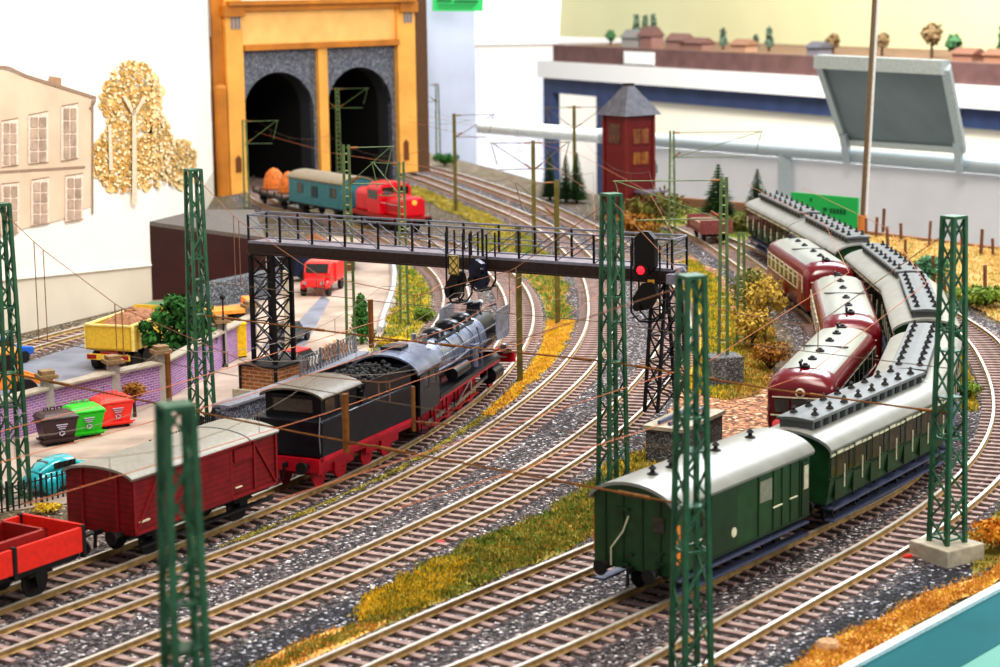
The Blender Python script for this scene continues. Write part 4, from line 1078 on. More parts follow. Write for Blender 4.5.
def hang_signal(px, label, kind):
    xs = bx_of(px); y = -hw-.3
    o = BL + bd*(xs/BLEN)
    t = thing('hanging_signal', label, 'railway signal', (o.x, o.y, 0), bh, 'signals hanging from the bridge')
    if kind == 'main':
        cage(t, 0, y, ZD-2.1, 1.3)
        sh = shield(MB(), .0, y-.3, ZD+.75, .92, 1.75, 0, .3).build('main_signal_shield', M_sig, t)
        MB().lathe([(.34, -.1), (.34, .02), (.30, .02)], (-.12, y-.42, ZD+.02), 'Y', 16).build('lamp_hood', M_sig, t)
        MB().ball((-.12, y-.56, ZD+.04), .17, .08, .17).build('red_lamp', mat('signal_red', (255, 20, 30), .3, emit=5.), t)['label'] = 'glowing red lamp'
        shield(MB(), .0, y-.3, ZD-1.05, .8, 1.35, -.6, .3).build('distant_signal_shield', M_sig, t)
        MB().bx(.1, .4, y-.38, y-.34, ZD-.75, ZD-.35).build('yellow_plate', mat('plate_yellow', (214, 160, 40), .5), t)
        MB().lathe([(.16, -.12), (.16, .12)], (-.3, y-.5, ZD-1.5), 'Y', 12).build('lamp_hood', M_sig, t)
        MB().bx(.9, 1.5, y-.3, y+.1, ZD-.5, ZD-.1).tube((1.3, y-.2, ZD-.1), (1.7, y-.2, ZD+.15), .12, 8).build('drive_box', M_irl, t)
    else:
        cage(t, 0, y, ZD-(1.95 if kind == 'plate' else 1.35), .85)
        shield(MB(), 0, y-.3, ZD-(1.2 if kind == 'plate' else .65), .72, 1.3, -.5 if kind == 'plate' else .3, .26).build('distant_signal_shield', M_sig if kind == 'plate' else mat('signal_blue', (30, 34, 58), .3, var=.3), t)
        MB().lathe([(.15, -.16), (.15, .1)], (-.22, y-.5, ZD-(1.45 if kind == 'plate' else .85)), 'Y', 12).lathe([(.15, -.16), (.15, .1)], (.18, y-.5, ZD-(1.0 if kind == 'plate' else .45)), 'Y', 12).build('lamp_hood', M_sig, t)
        if kind == 'plate':
            pl = MB().bx(-.2, .28, y-.5, y-.46, ZD-.72, ZD+.12).build('signal_plate', mat('plate_cream', (232, 206, 120), .5), t)
            xx = MB(); b_ = y-.51; z0, z1 = ZD-.69, ZD+.09
            xx.bar((-.17, b_, z0), (.25, b_, (z0+z1)/2+.02), .05, .02); xx.bar((.25, b_, z0), (-.17, b_, (z0+z1)/2+.02), .05, .02); xx.bar((-.17, b_, z1), (.25, b_, (z0+z1)/2-.02), .05, .02); xx.bar((.25, b_, z1), (-.17, b_, (z0+z1)/2-.02), .05, .02)
            for u in (-.19, .27): xx.bar((u, b_, z0), (u, b_, z1), .03, .02)
            for v in (z0, z1): xx.bar((-.2, b_, v), (.28, b_, v), .03, .02)
            xx.build('black_cross_marks', M_sig, pl)
    return t
hang_signal(461, 'hanging signal with a cream plate of black crosses, above the locomotive', 'plate')
hang_signal(484, 'hanging bluish signal in its cage, right of the signal with the cross plate', 'blue')
hang_signal(648, 'black hanging signal with glowing red lamp at the right end of the bridge', 'main')
# brick box under the left leg, concrete block under the right leg
bxm = thing('signal_hut', 'brown brick box carrying the left leg of the signal bridge', 'hut', (BL.x, BL.y, .6), bh)
MB().bx(-1.3, 1.35, -1.55, 1.55, -.6, 0).build('plinth_slab', M_con, bxm)
MB().bx(-1.0, 1.05, -1.25, 1.25, 0, 1.12).build('brick_walls', bricks('hut_brick', (142, 84, 40), (164, 104, 58), (188, 150, 120), 1., .5, .18, .03), bxm)
MB().bx(-1.1, 1.15, -1.35, 1.35, 1.1, 1.18).build('top_slab', M_und, bxm)
for s in (-1, 1):
    for yy in (-1.25, 1.25): MB().bx(s*1.02-.06, s*1.02+.06, yy-.06, yy+.06, 0, 1.14).build('corner_post', M_und, bxm)
q = BL + bd*((BLEN-.35)/BLEN) + Vector((.55, -2.0, 0))
pl = thing('concrete_plinth', 'grey concrete block under the right leg of the signal bridge', 'plinth', (q.x, q.y, 0), bh)
MB().bx(-.75, .85, -2.0, 1.9, -.3, 1.42).build('block', M_cond, pl)
MB().bx(-.85, .95, -2.1, 2.0, 1.4, 1.55).build('cap', M_con, pl)
for u in (-.3, .15): MB().bx(u-.07, u+.07, -1.7, 1.7, 1.55, 1.7).build('bearing_rail', M_step, pl)
# ------------------------------------------------------------------ goods yard on the left
M_pave = mat('pavement', (174, 156, 143), .85, var=.3, scale=.35, detail=8, bump=.1)
M_asph = mat('asphalt', (124, 128, 142), .7, var=.25, scale=.5, detail=8)
yard, _ = patch('pavement', M_pave, [(-70, 545), (0, 512), (75, 503), (160, 468), (228, 438), (300, 398), (372, 352), (392, 318), (400, 285), (394, 258), (380, 240), (330, 236), (255, 264), (155, 300), (0, 352), (-70, 372)], .012)
struct(yard)
o, _ = patch('asphalt_road', M_asph, [(-40, 400), (-40, 372), (18, 352), (90, 333), (135, 326), (118, 362), (60, 386), (0, 400)], .02); struct(o)
o, _ = patch('asphalt_lane', M_asph, [(262, 345), (300, 320), (322, 296), (330, 300), (306, 345), (285, 362)], .02); struct(o)
kb = MB()
kp = [G(x, y) for x, y in ((392, 262), (394, 275), (393, 290), (388, 305), (383, 318), (380, 332))]
kb.path([(p.x, p.y, .12) for p in kp], .22, 5); tag(kb.build('kerb', mat('kerb_stone', (178, 178, 182), .7), None), 'pale curved kerb between the yard and the inner track', 'kerb')
o, _ = patch('dirt', M_ash, [(-70, 545), (0, 512), (75, 503), (160, 468), (160, 490), (75, 520), (0, 545), (-70, 580)], .02); o['kind'] = 'stuff'; tag(o, 'brown earth strip between the picket fence and the goods train', 'earth', kind='stuff')

M_brk = bricks('purple_brick', (134, 92, 150), (156, 112, 160), (196, 178, 200), 1., .34, .12, .012)
M_cap = mat('wall_cap', (158, 148, 134), .8, var=.15, scale=2)
M_post = mat('wall_pillar', (164, 156, 154), .8, var=.12)
wpts = [G(-34, 452), G(49, 428), G(115, 411), G(163, 400), G(222, 366), G(252, 349)]
wt = thing('brick_wall', 'low purple brick wall with pale coping and pillars around the yard', 'wall', (0, 0, 0)); wt['kind'] = 'thing'
for i, (a, b) in enumerate(zip(wpts, wpts[1:])):
    d = (b-a); L = d.length; h = atan2(d.y, d.x); H = 1.75
    s = MB().bx(.2, L-.2, -.14, .14, 0, H).build('wall_panel', M_brk, wt); s.location = (a.x, a.y, 0); s.rotation_euler = (0, 0, h)
    c = MB().prism([(-.3, H), (.3, H), (.3, H+.1), (0, H+.22), (-.3, H+.1)], .15, L-.15, 'X').build('coping', M_cap, wt); c.location = (a.x, a.y, 0); c.rotation_euler = (0, 0, h)
for i, p in enumerate(wpts):
    pm = MB().bx(-.24, .24, -.24, .24, 0, 2.25).build('pillar', M_post, wt, bevel=.03); pm.location = (p.x, p.y, 0); pm.rotation_euler = (0, 0, .5)
    cm = MB().prism([(-.42, -.42), (.42, -.42), (.42, .42), (-.42, .42)], 2.25, 2.42).prism([(-.3, -.3), (.3, -.3), (.3, .3), (-.3, .3)], 2.42, 2.6).build('pillar_cap', mat('pillar_cap', (140, 114, 82), .8, var=.2), pm)

def dumpster(p, rz, label, col, lab_col, dark):
    t = thing('waste_container', label, 'waste container', (p.x, p.y, 0), rz, 'waste containers by the brick wall')
    m_ = mat('bin_'+dark, col, .4, var=.08, spec=.5)
    b = MB(); bot = [(-.62, -.48), (.62, -.48), (.62, .48), (-.62, .48)]; top = [(-.78, -.62), (.78, -.62), (.78, .62), (-.78, .62)]
    b.loft([[(x, y, .22) for x, y in bot], [(x, y, 1.3) for x, y in top]]); body = b.build('tub', m_, t, bevel=.05)
    l = MB(); l.loft([[(x*1.05, y*1.05, 1.3) for x, y in top], [(x*1.05, y*1.05, 1.4) for x, y in top], [(x*.8, y*.7, 1.62) for x, y in top]]); ld = l.build('lid', m_, t, bevel=.04)
    hd = MB()
    for x in (-.4, -.1, .2): hd.path([(x, .35, 1.55), (x, .35, 1.74), (x+.18, .35, 1.74), (x+.18, .35, 1.55)], .03, 6)
    hd.build('lid_handle', m_ if dark != 'brown' else M_und, ld)
    rb = MB().bx(-.72, .72, -.58, .58, .18, .26).bx(-.8, .8, -.66, -.6, .3, .36); rb.build('base_rim', m_, t)
    lg = MB()
    for w_, z in ((.5, 1.05), (.42, .95), (.3, .85)): lg.bx(.05-w_/2, .05+w_/2, -.62-.02-(z-1)*.1, -.57-(z-1)*.1, z-.02, z+.02)
    lg.build('lettering_line', mat('bin_letter', lab_col, .5), body)
    rg = MB()
    for k in range(3):
        a0, a1 = k*2.094+.3, k*2.094+1.9; rg.bar((.05+.13*cos(a0), -.575, .62+.13*sin(a0)), (.05+.13*cos(a1), -.575, .62+.13*sin(a1)), .05)
    rg.build('recycling_mark', mat('bin_letter', lab_col, .5), body)
    for x in (-.5, .5):
        for y in (-.4, .4): MB().lathe([(.11, -.05), (.11, .05)], (x, y, .11), 'Y', 12).build('castor', M_und, t)
    hr = MB()
    for s in (-1, 1): hr.path([(s*.8, -.3, 1.2), (s*.92, -.3, 1.2), (s*.92, .3, 1.2), (s*.8, .3, 1.2)], .035, 6)
    hr.build('side_grip', m_, t)
    t.scale = (1, 1, .86)
    return t
dumpster(G(57, 443), .55, 'dark brown waste container with grey lid, leftmost of three by the brick wall', (62, 42, 44), (190, 180, 200), 'brown')
dumpster(G(84, 436), .55, 'bright green waste container between the brown and the red one', (40, 190, 30), (190, 250, 150), 'green')
dumpster(G(113, 426), .55, 'bright red waste container beside the small ochre bush', (250, 60, 50), (255, 170, 150), 'red')

def wheel4(t, xs, y, r, w_=.2):
    for x in xs:
        for s in (-1, 1): MB().lathe([(r*.55, -w_*.5), (r, -w_*.5), (r, w_*.5), (r*.55, w_*.5)], (x, s*y, r), 'Y', 16).build('wheel', M_und, t)
def beetle(p, rz):
    t = thing('small_car', 'rounded turquoise car parked behind the picket fence below the waste containers', 'car', (p.x, p.y, 0), rz)
    m_ = mat('car_teal', (24, 170, 182), .2, var=.05, spec=.8)
    def ring(x, w_, zb, zt): return [(x, w_*c, zb + (zt-zb)*s_) for c, s_ in ((-.8, 0), (-1, .25), (-1, .55), (-.85, .85), (-.5, 1), (0, 1.04), (.5, 1), (.85, .85), (1, .55), (1, .25), (.8, 0))]
    MB().loft([ring(-2.0, .35, .42, .62), ring(-1.85, .55, .32, .9), ring(-1.3, .68, .28, 1.12), ring(-.6, .72, .28, 1.15), ring(.6, .72, .28, 1.1), ring(1.3, .62, .28, 1.0), ring(1.8, .45, .32, .82), ring(2.0, .3, .4, .6)]).build('body', m_, t, smooth=True)
    MB().loft([ring(-1.6, .4, .9, 1.1), ring(-1.2, .55, .95, 1.38), ring(-.5, .6, .95, 1.55), ring(.25, .58, .95, 1.52), ring(.75, .5, .95, 1.15)]).build('roof_shell', m_, t, smooth=True)
    MB().loft([[(-1.5, -.33, 1.17), (-1.5, .33, 1.17)], [(-1.02, -.36, 1.47), (-1.02, .36, 1.47)]], closed=False).build('rear_window', M_gls, t)
    for s in (-1, 1):
        MB().bx(-.9, .3, s*.585-.02, s*.585+.03, 1.12, 1.4).build('side_window', M_gls, t)
        for x in (-1.2, 1.2): MB().ball((x, s*.68, .45), .48, .2, .42, 12, 8).build('fender', m_, t, smooth=True)
    MB().bar((-2.08, -.7, .42), (-2.08, .7, .42), .06, .12).bar((2.08, -.7, .42), (2.08, .7, .42), .06, .12).build('bumper', M_steel, t)
    wheel4(t, (-1.2, 1.2), .66, .31)
    for s in (-1, 1): MB().ball((-1.92, s*.5, .6), .05, .06, .09, 8, 6).build('rear_lamp', M_lred, t)
    return t
bt_ = beetle(G(63, 488), radians(52)); bt_.scale = (.86, .86, .86)
def dump_truck(p, rz):
    t = thing('dump_truck', 'yellow tipper truck loaded with brown rubble behind the brick wall', 'truck', (p.x, p.y, 0), rz)
    my = mat('truck_yellow', (226, 190, 66), .45, var=.1); myl = mat('truck_pale_yellow', (240, 222, 140), .45)
    b = MB(); L = 5.2
    b.bx(0, L, -1.25, 1.25, 1.1, 1.2); b.bx(0, .08, -1.25, 1.25, 1.1, 2.35); b.bx(L-.08, L, -1.25, 1.25, 1.1, 2.6)
    for s in (-1, 1): b.bx(0, L, s*1.25-.05, s*1.25+.05, 1.1, 2.35)
    bd_ = b.build('tipper_body', my, t)
    rb = MB()
    for s in (-1, 1):
        for i in range(8): x = .1+i*(L-.2)/7; rb.bx(x-.09, x+.09, s*1.3-.07, s*1.3+.07, 1.1, 2.35)
        rb.bx(0, L, s*1.25-.09, s*1.25+.09, 2.33, 2.42)
    rb.bx(-.05, .1, -1.25, 1.25, 2.33, 2.42); rb.build('body_rib', myl, bd_)
    ld = MB(); rnd = random.Random(2)
    ld.loft([[(x, y, 1.9) for x, y in ((.1, -1.2), (L-.1, -1.2), (L-.1, 1.2), (.1, 1.2))], [(x, y, 2.7) for x, y in ((1.6, -.4), (3.6, -.4), (3.6, .4), (1.6, .4))]])
    for i in range(110):
        x, y = rnd.uniform(.3, L-.3), rnd.uniform(-1.1, 1.1); z = 1.95 + .85*max(0, 1-abs(x-2.6)/2.3)*max(0, 1-abs(y)/1.25); r = rnd.uniform(.1, .28); ld.ball((x, y, z), r, r*.9, r*.8, 6, 4)
    o = ld.build('rubble_load', mat('rubble', (150, 106, 78), .9, var=.4, scale=5), t); o['kind'] = 'stuff'
    MB().bx(-.1, L+2, -.45, .45, .75, 1.05).build('chassis', mat('truck_red', (150, 26, 30), .5), t)
    MB().bx(-.15, -.05, -1.2, 1.2, .62, .92).build('rear_bumper', mat('truck_yellow', (226, 190, 66)), t)
    for s in (-1, 1): MB().bx(-.18, -.12, s*.9-.25, s*.9+.25, .68, .88).build('rear_lamp', mat('truck_red', (150, 26, 30), .5), t)
    c = MB(); c.prism([(L+.2, .7), (L+2.1, .7), (L+2.1, 1.5), (L+1.7, 2.5), (L+.2, 2.5)], -1.15, 1.15, 'Y'); cb = c.build('cab', mat('truck_green', (30, 110, 62), .3), t, bevel=.08)
    MB().bx(L+.15, L+.22, -.8, .8, 1.75, 2.3).build('cab_window', M_gls, cb)
    for s in (-1, 1): MB().bx(L+.5, L+1.5, s*1.15-.02, s*1.15+.03, 1.65, 2.3).build('cab_window', M_gls, cb)
    for x in (.7, 1.75, L+1.2):
        for s in (-1, 1): MB().lathe([(.28, -.18), (.48, -.18), (.48, .18), (.28, .18)], (x, s*1.0, .48), 'Y', 16).build('wheel', M_und, t)
q0, q1 = G(110, 372), G(172, 342); dump_truck(q0, atan2(q1.y-q0.y, q1.x-q0.x)-.1)
def loader(p, rz):
    t = thing('wheel_loader', 'orange wheel loader at the left edge in front of the grey road', 'construction vehicle', (p.x, p.y, 0), rz)
    mo = mat('loader_orange', (240, 150, 60), .5, var=.15)
    MB().bx(-2.3, -.3, -.85, .85, .7, 1.7).build('engine_hood', mo, t, bevel=.1)
    c = MB().bx(-.3, .9, -.75, .75, .7, 2.5).build('cab', mo, t, bevel=.06)
    MB().bx(-.2, .8, -.78, .78, 1.6, 2.35).bx(-.33, .93, -.6, .6, 1.6, 2.35).build('cab_window', M_gls, c)
    for s in (-1, 1): MB().bar((.7, s*.5, 1.4), (2.4, s*.5, .7), .16, .25).build('lift_arm', mo, t)
    MB().prism([(2.2, .25), (3.1, .15), (2.9, .3), (2.5, .5), (2.45, 1.0), (2.25, 1.05)], -1.15, 1.15, 'Y').build('bucket', mo, t)
    wheel4(t, (-1.5, 1.1), .95, .6, .4)
loader(G(0, 402), .35)
def small_car(p, rz, label, m_, name='car', roof=None):
    t = thing(name, label, 'car', (p.x, p.y, 0), rz)
    MB().prism([(-2., .35), (2., .35), (2.05, .75), (1.1, .92), (-1.7, .95), (-2.05, .8)], -.8, .8, 'Y').build('body', m_, t, bevel=.1)
    MB().loft([[(x, y, .92) for x, y in ((-1.5, -.72), (.9, -.72), (.9, .72), (-1.5, .72))], [(x, y, 1.42) for x, y in ((-1.1, -.6), (.4, -.6), (.4, .6), (-1.1, .6))]]).build('cabin', M_gls, t, bevel=.05)
    MB().bx(-1.1, .4, -.6, .6, 1.4, 1.46).build('roof', roof or m_, t)
    MB().bx(-2.12, -2., -.7, .7, .4, .55).bx(2.02, 2.12, -.7, .7, .4, .55).build('bumper', M_steel, t)
    for s in (-1, 1): MB().ball((2.03, s*.55, .66), .06, .12, .1, 8, 6).build('headlamp', M_steel, t)
    wheel4(t, (-1.25, 1.25), .76, .32)
    return t
vc = small_car(G(290, 343), radians(75), 'black vintage car parked behind the signal bridge leg', mat('car_black', (30, 36, 50), .2, spec=.8, var=.1), 'vintage_car')
pc_ = small_car(G(300, 371), radians(62), 'white and red car beside the brown brick box', mat('car_white', (228, 226, 224), .25, spec=.8, var=.03), 'parked_car', mat('car_red', (214, 30, 44), .3))
small_car(G(-4, 366), radians(60), 'blue car cut off at the left edge on the grey road', mat('car_blue', (26, 96, 190), .25, spec=.8), 'blue_car')
def red_truck(p, rz):
    t = thing('red_truck', 'small red truck driving toward the viewer under the signal bridge', 'truck', (p.x, p.y, 0), rz)
    m_ = mat('truck_bright_red', (226, 50, 52), .3, var=.08)
    MB().prism([(-2.2, .7), (.2, .7), (.2, 1.9), (-2.2, 1.9)], -.95, .95, 'Y').build('cargo_box', m_, t, bevel=.05)
    MB().bx(-2.2, .2, -.97, .97, 1.85, 1.95).build('box_rim', mat('truck_pink', (240, 110, 104), .4), t)
    c = MB().prism([(.25, .6), (1.4, .6), (1.4, 1.4), (1.1, 2.0), (.25, 2.0)], -.85, .85, 'Y').build('cab', m_, t, bevel=.08)
    MB().bar((1.13, -.0, 1.95), (1.42, -.0, 1.42), 1.4, .04).build('windscreen', M_gls, c)
    MB().prism([(1.4, .6), (2.2, .6), (2.2, 1.1), (1.4, 1.25)], -.6, .6, 'Y').build('bonnet', m_, t, bevel=.08)
    for s in (-1, 1):
        MB().ball((1.7, s*.75, .7), .5, .2, .3, 10, 7).build('fender', m_, t, smooth=True); MB().lathe([(.12, -.05), (.12, .05)], (2.2, s*.55, .9), 'X', 10).build('headlamp', M_steel, t)
    wheel4(t, (-1.4, 1.6), .8, .42)
q = G(323, 292); red_truck(q, radians(-100))
# yellow cabinet, lamp post, low loader behind the wall
q = G(237, 357); t = thing('cabinet', 'tall yellow cabinet standing against the brick wall', 'cabinet', (q.x, q.y, 0), .5)
MB().bx(-.42, .42, -.4, .4, .08, 1.75).build('housing', mat('cabinet_yellow', (232, 196, 30), .45, var=.1), t, bevel=.03)
MB().bx(-.46, .46, -.44, .44, 1.75, 1.83).build('cover', mat('cabinet_yellow', (232, 196, 30)), t); MB().bx(-.38, .38, -.42, -.4, .2, 1.65).build('door', mat('cabinet_door', (214, 172, 20), .5), t); MB().bx(-.4, .4, -.38, .38, 0, .1).build('plinth', M_und, t)
q = G(225, 367); t = thing('lamp_post', 'thin dark lamp post in front of the brick wall beside the yellow cabinet', 'lamp post', (q.x, q.y, 0))
MB().tube((0, 0, 0), (0, 0, 3.5), .06, 8, .04).build('pole', M_und, t); MB().lathe([(.16, 0), (.16, .12), (.08, .2)], n=10).build('foot', M_und, t); MB().ball((0, 0, 3.6), .16, n=10, m=6).build('lamp_head', M_blk, t)
q = D(210, 306, 112); t = thing('low_trailer', 'orange flat trailer on black wheels behind the brick wall', 'trailer', (q.x, q.y, 0), .35)
MB().bx(-2.4, 2.4, -.9, .9, .8, 1.0).build('load_bed', mat('loader_orange', (240, 150, 60)), t); MB().bx(-2.2, 2.2, -.6, .6, .55, .8).build('chassis', M_und, t)
MB().bx(2.0, 2.45, -.95, .95, .95, 1.5).build('headboard', mat('loader_orange', (240, 150, 60)), t)
wheel4(t, (-1.6, -.7, 1.5), .75, .38)
# brown shed, tank cart and beige post below the bridge
q = G(318, 272); t = thing('wooden_shed', 'brown gabled shed behind the red truck below the signal bridge', 'shed', (q.x, q.y+2, 0), .25)
MB().bx(-2., 2., -2.2, 2.2, 0, .9).build('walls', mat('shed_brown', (110, 64, 36), .7, var=.3), t)
MB().prism([(-2.5, .7), (0, 1.9), (2.5, .7), (2.5, .85), (0, 2.1), (-2.5, .85)], -2.5, 2.5, 'Y').build('gable_roof', mat('shed_roof', (140, 84, 44), .7, var=.3), t); MB().prism([(-2., .9), (2., .9), (0, 1.8)], -2.2, 2.2, 'Y').build('gable_wall', mat('shed_brown', (110, 64, 36)), t)
MB().bx(-.5, .5, -2.28, -2.2, 0, 1.2).build('door', mat('shed_dark', (60, 26, 20), .7), t)
q = G(298, 281); t = thing('tank_cart', 'dark blue upright tank machine beside the red truck', 'machine', (q.x, q.y, 0), .3)
MB().lathe([(.75, .4), (.8, .6), (.8, 1.7), (.5, 2.0), (.2, 2.1)], n=16).build('tank', mat('machine_blue', (36, 48, 74), .35, .3, var=.3), t, smooth=True)
MB().bx(-1.7, -.6, -.6, .6, .6, 1.7).build('engine_block', M_blk, t); MB().tube((-1.2, 0, 1.7), (-1.2, 0, 2.2), .12, 8).build('exhaust', M_steel, t); MB().bx(-1.8, .9, -.7, .7, .45, .65).build('frame', M_und, t)
wheel4(t, (-1.2, .5), .8, .45)
q = G(288, 351); t = thing('post', 'beige square post beside the black vintage car', 'post', (q.x, q.y, 0))
MB().bx(-.13, .13, -.13, .13, 0, 4.3).build('shaft', mat('post_beige', (184, 172, 150), .7), t); MB().bx(-.2, .2, -.2, .2, 0, .2).build('foot', M_con, t)
# grey stone platform wall along the yard edge, with mesh fence on it
vc.scale = pc_.scale = (.8, .8, .8)
off0 = 4.3; d0 = PA.near(G(250, 440))
M_stone = speckle('platform_stone', [(0, (70, 74, 88)), (.35, (98, 102, 118)), (.75, (128, 130, 146)), (.93, (176, 178, 190))], 14., .5)
rows = []; pw = thing('platform_wall', 'grey stone platform wall with pale top behind the tender', 'wall', (0, 0, 0))
wb_ = MB(); tb = MB(); r1 = []; r2 = []
pp_ = Path([G(x, y, 1.2) for x, y in ((228, 407), (262, 397), (304, 382), (340, 366), (368, 352))])
for i in range(25):
    d = pp_.len*i/24
    a, b = pp_.off(d, 0), pp_.off(d, .8); r1.append([(a.x, a.y, 0), (b.x, b.y, 0), (b.x, b.y, 1.15), (a.x, a.y, 1.15)])
    a, b = pp_.off(d, -.08), pp_.off(d, .88); r2.append([(a.x, a.y, 1.15), (b.x, b.y, 1.15), (b.x, b.y, 1.25), (a.x, a.y, 1.25)])
MB().loft(r1).build('stone_face', M_stone, pw); MB().loft(r2).build('coping', mat('platform_top', (128, 130, 142), .7, var=.15), pw)
def mesh_fence(path, off, da, db, z, h, label, m_, pick=False, pitch=.35):
    t = thing('fence', label, 'fence', (0, 0, 0)); ps = MB(); w_ = MB(); n = int((db-da)/pitch)
    for i in range(n+1):
        p = path.off(da+i*pitch, off); q = path.off(da+(i+1)*pitch, off)
        if pick: w_.bx(p.x-.03, p.x+.03, p.y-.03, p.y+.03, z, z+h); 
        else:
            w_.bar((p.x, p.y, z), (q.x, q.y, z+h), .03); w_.bar((p.x, p.y, z+h), (q.x, q.y, z), .03); w_.bar((p.x, p.y, z+h/2), (q.x, q.y, z+h), .03); w_.bar((p.x, p.y, z+h/2), (q.x, q.y, z), .03)
        for zz in ((z+.15, z+h-.15) if pick else (z+h,)): ps.bar((p.x, p.y, zz), (q.x, q.y, zz), .04)
    for i in range(0, n+1, 6):
        p = path.off(da+i*pitch, off); MB().bx(p.x-.05, p.x+.05, p.y-.05, p.y+.05, z, z+h+.1).build('fence_post', m_, t)
    w_.build('picket_panel' if pick else 'wire_mesh', m_, t); ps.build('fence_rail', m_, t)
mesh_fence(pp_, .5, pp_.len*.5, pp_.len*.97, 1.25, .9, 'grey diamond mesh fence behind the tender beside the orange bush', mat('fence_grey', (120, 122, 128), .5))
pf_ = Path([G(*q) for q in ((-30, 521), (20, 509), (70, 497), (130, 478), (190, 452), (222, 428))]); mesh_fence(pf_, 0, .1, pf_.len-.1, 0, 1.05, 'black picket fence between turquoise car and goods train', mat('fence_black', (34, 36, 40), .5), True, .26)
# ------------------------------------------------------------------ dark red tower by the far tracks
q = G(629, 214); t = thing('tower_house', 'dark red wooden tower with grey pyramid roof at the rear of the layout', 'tower', (q.x, q.y, 0), radians(35))
hw_ = 1.42
MB().bx(-hw_, hw_, -hw_, hw_, 0, 8.4).build('walls', planks('tower_red', (104, 14, 18), (76, 10, 12), .3, 'Z', .6, wid=.1), t)
cp = MB()
for a in (-1, 1):
    for b in (-1, 1): cp.bx(a*hw_-.12, a*hw_+.12, b*hw_-.12, b*hw_+.12, 0, 8.4)
cp.build('corner_board', mat('tower_board', (112, 24, 22), .6), t)
rf = MB(); e = hw_+.5
rf.add([(-e, -e, 8.2), (e, -e, 8.2), (e, e, 8.2), (-e, e, 8.2), (-.28, -.28, 10.6), (.28, -.28, 10.6), (.28, .28, 10.6), (-.28, .28, 10.6)], [(0, 3, 2, 1), (0, 1, 5, 4), (1, 2, 6, 5), (2, 3, 7, 6), (3, 0, 4, 7), (4, 5, 6, 7)])
r = rf.build('pyramid_roof', mat('slate', (92, 92, 102), .6, var=.25, scale=2), t)
MB().bx(-.32, .32, -.32, .32, 10.55, 10.75).build('roof_cap', M_und, r)
for (fx, z0, z1, m_) in ((-.9, 5.9, 7.1, (128, 78, 48)), (-.6, 4.2, 5.2, (140, 88, 40))):
    w1 = MB().bx(-.7, .9, -hw_-.06, -hw_+.02, z0, z1).build('window', mat('orange_window_%d' % m_[0], m_, .3, var=.4, scale=3), t)  # panes in plain dull orange
    MB().bx(.07, .13, -hw_-.1, -hw_, z0, z1).bx(-.75, .95, -hw_-.1, -hw_, z0-.06, z0+.04).build('window_frame', mat('tower_board', (112, 24, 22)), w1)
MB().bx(-hw_-.06, -hw_+.02, -.7, .8, 5.9, 7.5).build('window', mat('side_window', (84, 50, 28), .3, var=.6, scale=3), t)
MB().bx(-.4, 1.5, -hw_-1.4, -hw_, 0, 1.9).build('annex', planks('tower_red', (132, 22, 24), (92, 14, 16), .3), t)
MB().bx(-.6, 1.7, -hw_-1.6, -hw_+.1, 1.9, 2.1).build('annex_roof', mat('annex_slate', (116, 104, 128), .6), t)
lp = MB().path([(hw_, -.6, 4.2), (hw_+.9, -.6, 4.3), (hw_+.9, -.6, 3.0), (hw_+.3, -.6, 2.9)], .07, 8).tube((hw_+.9, -.6, 3.3), (hw_+.9, -.6, 4.0), .2, 10); lp.build('water_spout', mat('spout_grey', (130, 140, 144), .4, .4), t)
# stack of sleepers at the end of the railcar track
q = G(707, 243); t = thing('flat_trolley', 'reddish brown trolley with plank load at the far end of the railcar track', 'railway wagon', (*PG.at(PG.near(q))[:2], RT), PG.frame(PG.near(q))[1])
MB().bx(-2.2, 2.2, -1.2, 1.2, .7, .95).build('frame', mat('trolley_brown', (122, 66, 62), .7, var=.3), t)
for k in range(5): MB().bx(-2.1, 2.1, -1.1+k*.44, -.72+k*.44, .95, 1.35).build('plank', mat('trolley_plank', (150, 112, 96), .8, var=.3), t)
for e in (-1, 1): MB().bx(e*2.2-.08, e*2.2+.08, -1.2, 1.2, .6, 1.6).build('end_board', mat('trolley_brown', (122, 66, 62)), t)
for x in (-1.3, 1.3): wheelset(t, x, .38)
# little things lying on the ballast
for (px, py, lab, c) in ((905, 560, 'small red scrap lying beside the outer track', (226, 60, 50)), (437, 546, 'tiny red and white peg beside the track near the grass strip', (214, 40, 60))):
    q = G(px, py); t = thing('scrap', lab, 'debris', (q.x, q.y, .05), .5)
    MB().prism([(-.3, -.06), (.25, -.1), (.32, .02), (.1, .12), (-.25, .1)], 0, .12).build('scrap_piece', mat('scrap_%d' % c[1], c, .5), t, bevel=.03)
q = G(828, 648); t = thing('stump', 'pale broken stump on the dark stones at the front edge', 'debris', (q.x, q.y, 0), .4)
MB().lathe([(.42, 0), (.36, .12), (.3, .22), (.18, .24)], n=9).build('stump_wood', mat('stump', (190, 150, 110), .8, var=.3), t)
# dry field fence posts on the right
M_fp = mat('fence_post', (110, 72, 52), .8, var=.3)
fl = [(866, 236), (876, 238), (883, 232), (901, 241), (917, 290), (929, 246), (945, 300), (962, 251), (981, 255), (993, 257), (905, 262), (888, 252), (963, 284), (985, 290), (934, 284)]
for i, (x, y) in enumerate(fl):
    q = G(x, y); o = MB().bx(-.09, .09, -.09, .09, 0, 1.3 + .25*(i % 3)).build('fence_post', M_fp, None, bevel=.02); o.location = q
    o.rotation_euler = (.05*(i % 3-1), .04*(i % 2), .3*i)
    tag(o, 'weathered wooden post standing in the dry field behind the green coaches', 'post', 'posts in the dry field')
